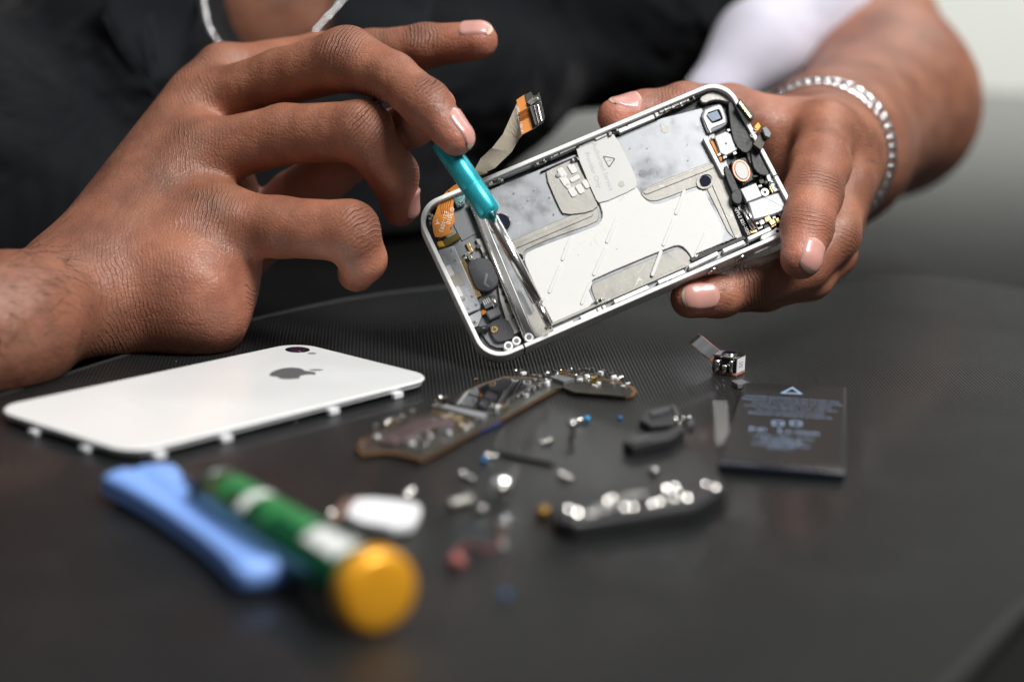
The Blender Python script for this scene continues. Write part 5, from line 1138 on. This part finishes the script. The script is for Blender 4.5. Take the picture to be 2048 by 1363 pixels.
MB().lathe(Pc, Pe, [(LL-6.2, 5.8), (LL-5.4, 6.6), (LL-3.6, 6.6), (LL-3, 5.4), (LL-1, 5.2), (LL+2, 3.4), (LL+9, 2.2), (LL+12, 1.6)], 32).mk('chuck', mat('dark_chrome', (.10, .11, .11), .25, .9), gs, smooth=True)
xx = np.cross(dd, [0, 0, 1.0]); xx /= np.linalg.norm(xx); yy = np.cross(xx, dd); yy = yy if yy[2] > 0 else -yy
xr = xx if (xx@RT) > 0 else -xx
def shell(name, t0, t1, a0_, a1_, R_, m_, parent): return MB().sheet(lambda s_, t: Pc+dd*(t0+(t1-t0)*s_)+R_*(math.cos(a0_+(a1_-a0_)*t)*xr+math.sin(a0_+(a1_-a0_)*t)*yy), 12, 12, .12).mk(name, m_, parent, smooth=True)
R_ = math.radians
shell('dark_side', 5.5, LL-9, R_(-5), R_(62), 6.68, mat('dark_slate', (.035, .05, .06), .35, coat=.3), gs)  # upper right side of the barrel in a darker slate tone
gw = mat('silver_white_print', (.85, .87, .85), .35, .1); gl = mat('light_green_print', (.04, .25, .08), .3, .2)
bf = lambda ang: Fr(Pc+6.65*(math.cos(ang)*xr+math.sin(ang)*yy), np.column_stack([dd, np.cross(math.cos(ang)*xr+math.sin(ang)*yy, dd), math.cos(ang)*xr+math.sin(ang)*yy]))
f_ = bf(R_(64)); f2_ = bf(R_(100))
for k, (s_z, u, sz_) in enumerate((('PRO', 15.5, 6.4),)): text('lettering', s_z, sz_, f_, u, 0, .05, math.pi, gw, gs, .03)
shell('white_print', 10, 25, R_(82), R_(136), 6.69, gw, gs)
for k in range(3): shell('printed_ring', 40+k*11, 44+k*11, R_(66), R_(150), 6.70, (gl, gw)[k % 2], gs)
shell('light_green_print', 28, LL-11, R_(66), R_(118), 6.67, gl, gs)
# ------------------------------------------------------------------ light
w = bpy.data.worlds.new('World'); scene.world = w; w.use_nodes = True
N = w.node_tree.nodes; L = w.node_tree.links; bg = N['Background']
tc = N.new('ShaderNodeTexCoord'); sp = N.new('ShaderNodeSeparateXYZ'); L.new(tc.outputs['Generated'], sp.inputs[0])
rp = N.new('ShaderNodeValToRGB'); cr = rp.color_ramp; cr.elements[0].position = .5; cr.elements[0].color = (.05, .05, .05, 1); cr.elements[1].position = 1; cr.elements[1].color = (1, 1.02, 1, 1)
for p_, c0 in ((.66, .30), (.78, .42), (.9, .8)): e = cr.elements.new(p_); e.color = (c0, c0*1.01, c0, 1)
mr = N.new('ShaderNodeMapRange'); mr.inputs[1].default_value = -1; mr.inputs[2].default_value = 1
L.new(sp.outputs['Z'], mr.inputs[0]); L.new(mr.outputs[0], rp.inputs[0]); L.new(rp.outputs[0], bg.inputs['Color']); bg.inputs['Strength'].default_value = .25
def area(name, loc, target, sx, sy, power, col):
    l = bpy.data.lights.new(name, 'AREA'); l.shape = 'RECTANGLE'; l.size = sx; l.size_y = sy; l.energy = power; l.color = col
    o = bpy.data.objects.new(name, l); COL.objects.link(o); o.location = loc
    d = Vector(target)-Vector(loc); o.rotation_euler = d.to_track_quat('-Z', 'Y').to_euler(); return o
area('window_light', (.60, .10, 1.22), (0, .63, .03), .5, .5, 31, (1, .985, .96))
area('overhead_light', (-.55, .35, 1.3), (0, .65, 0), .6, .6, 1.6, (.93, .97, 1))
area('wall_fill_light', (.9, 1.9, 1.5), (1.0, 3.0, .1), 1.2, 1.0, 60, (1, 1, .96))  # added unseen lamp that brightens the back wall and its table reflection
scene.view_settings.view_transform = 'Standard'; scene.view_settings.look = 'None'; scene.view_settings.exposure = 0; scene.view_settings.gamma = 1
scene.render.engine = 'CYCLES'
scene.cycles.use_denoising = True
scene.cycles.max_bounces = 8
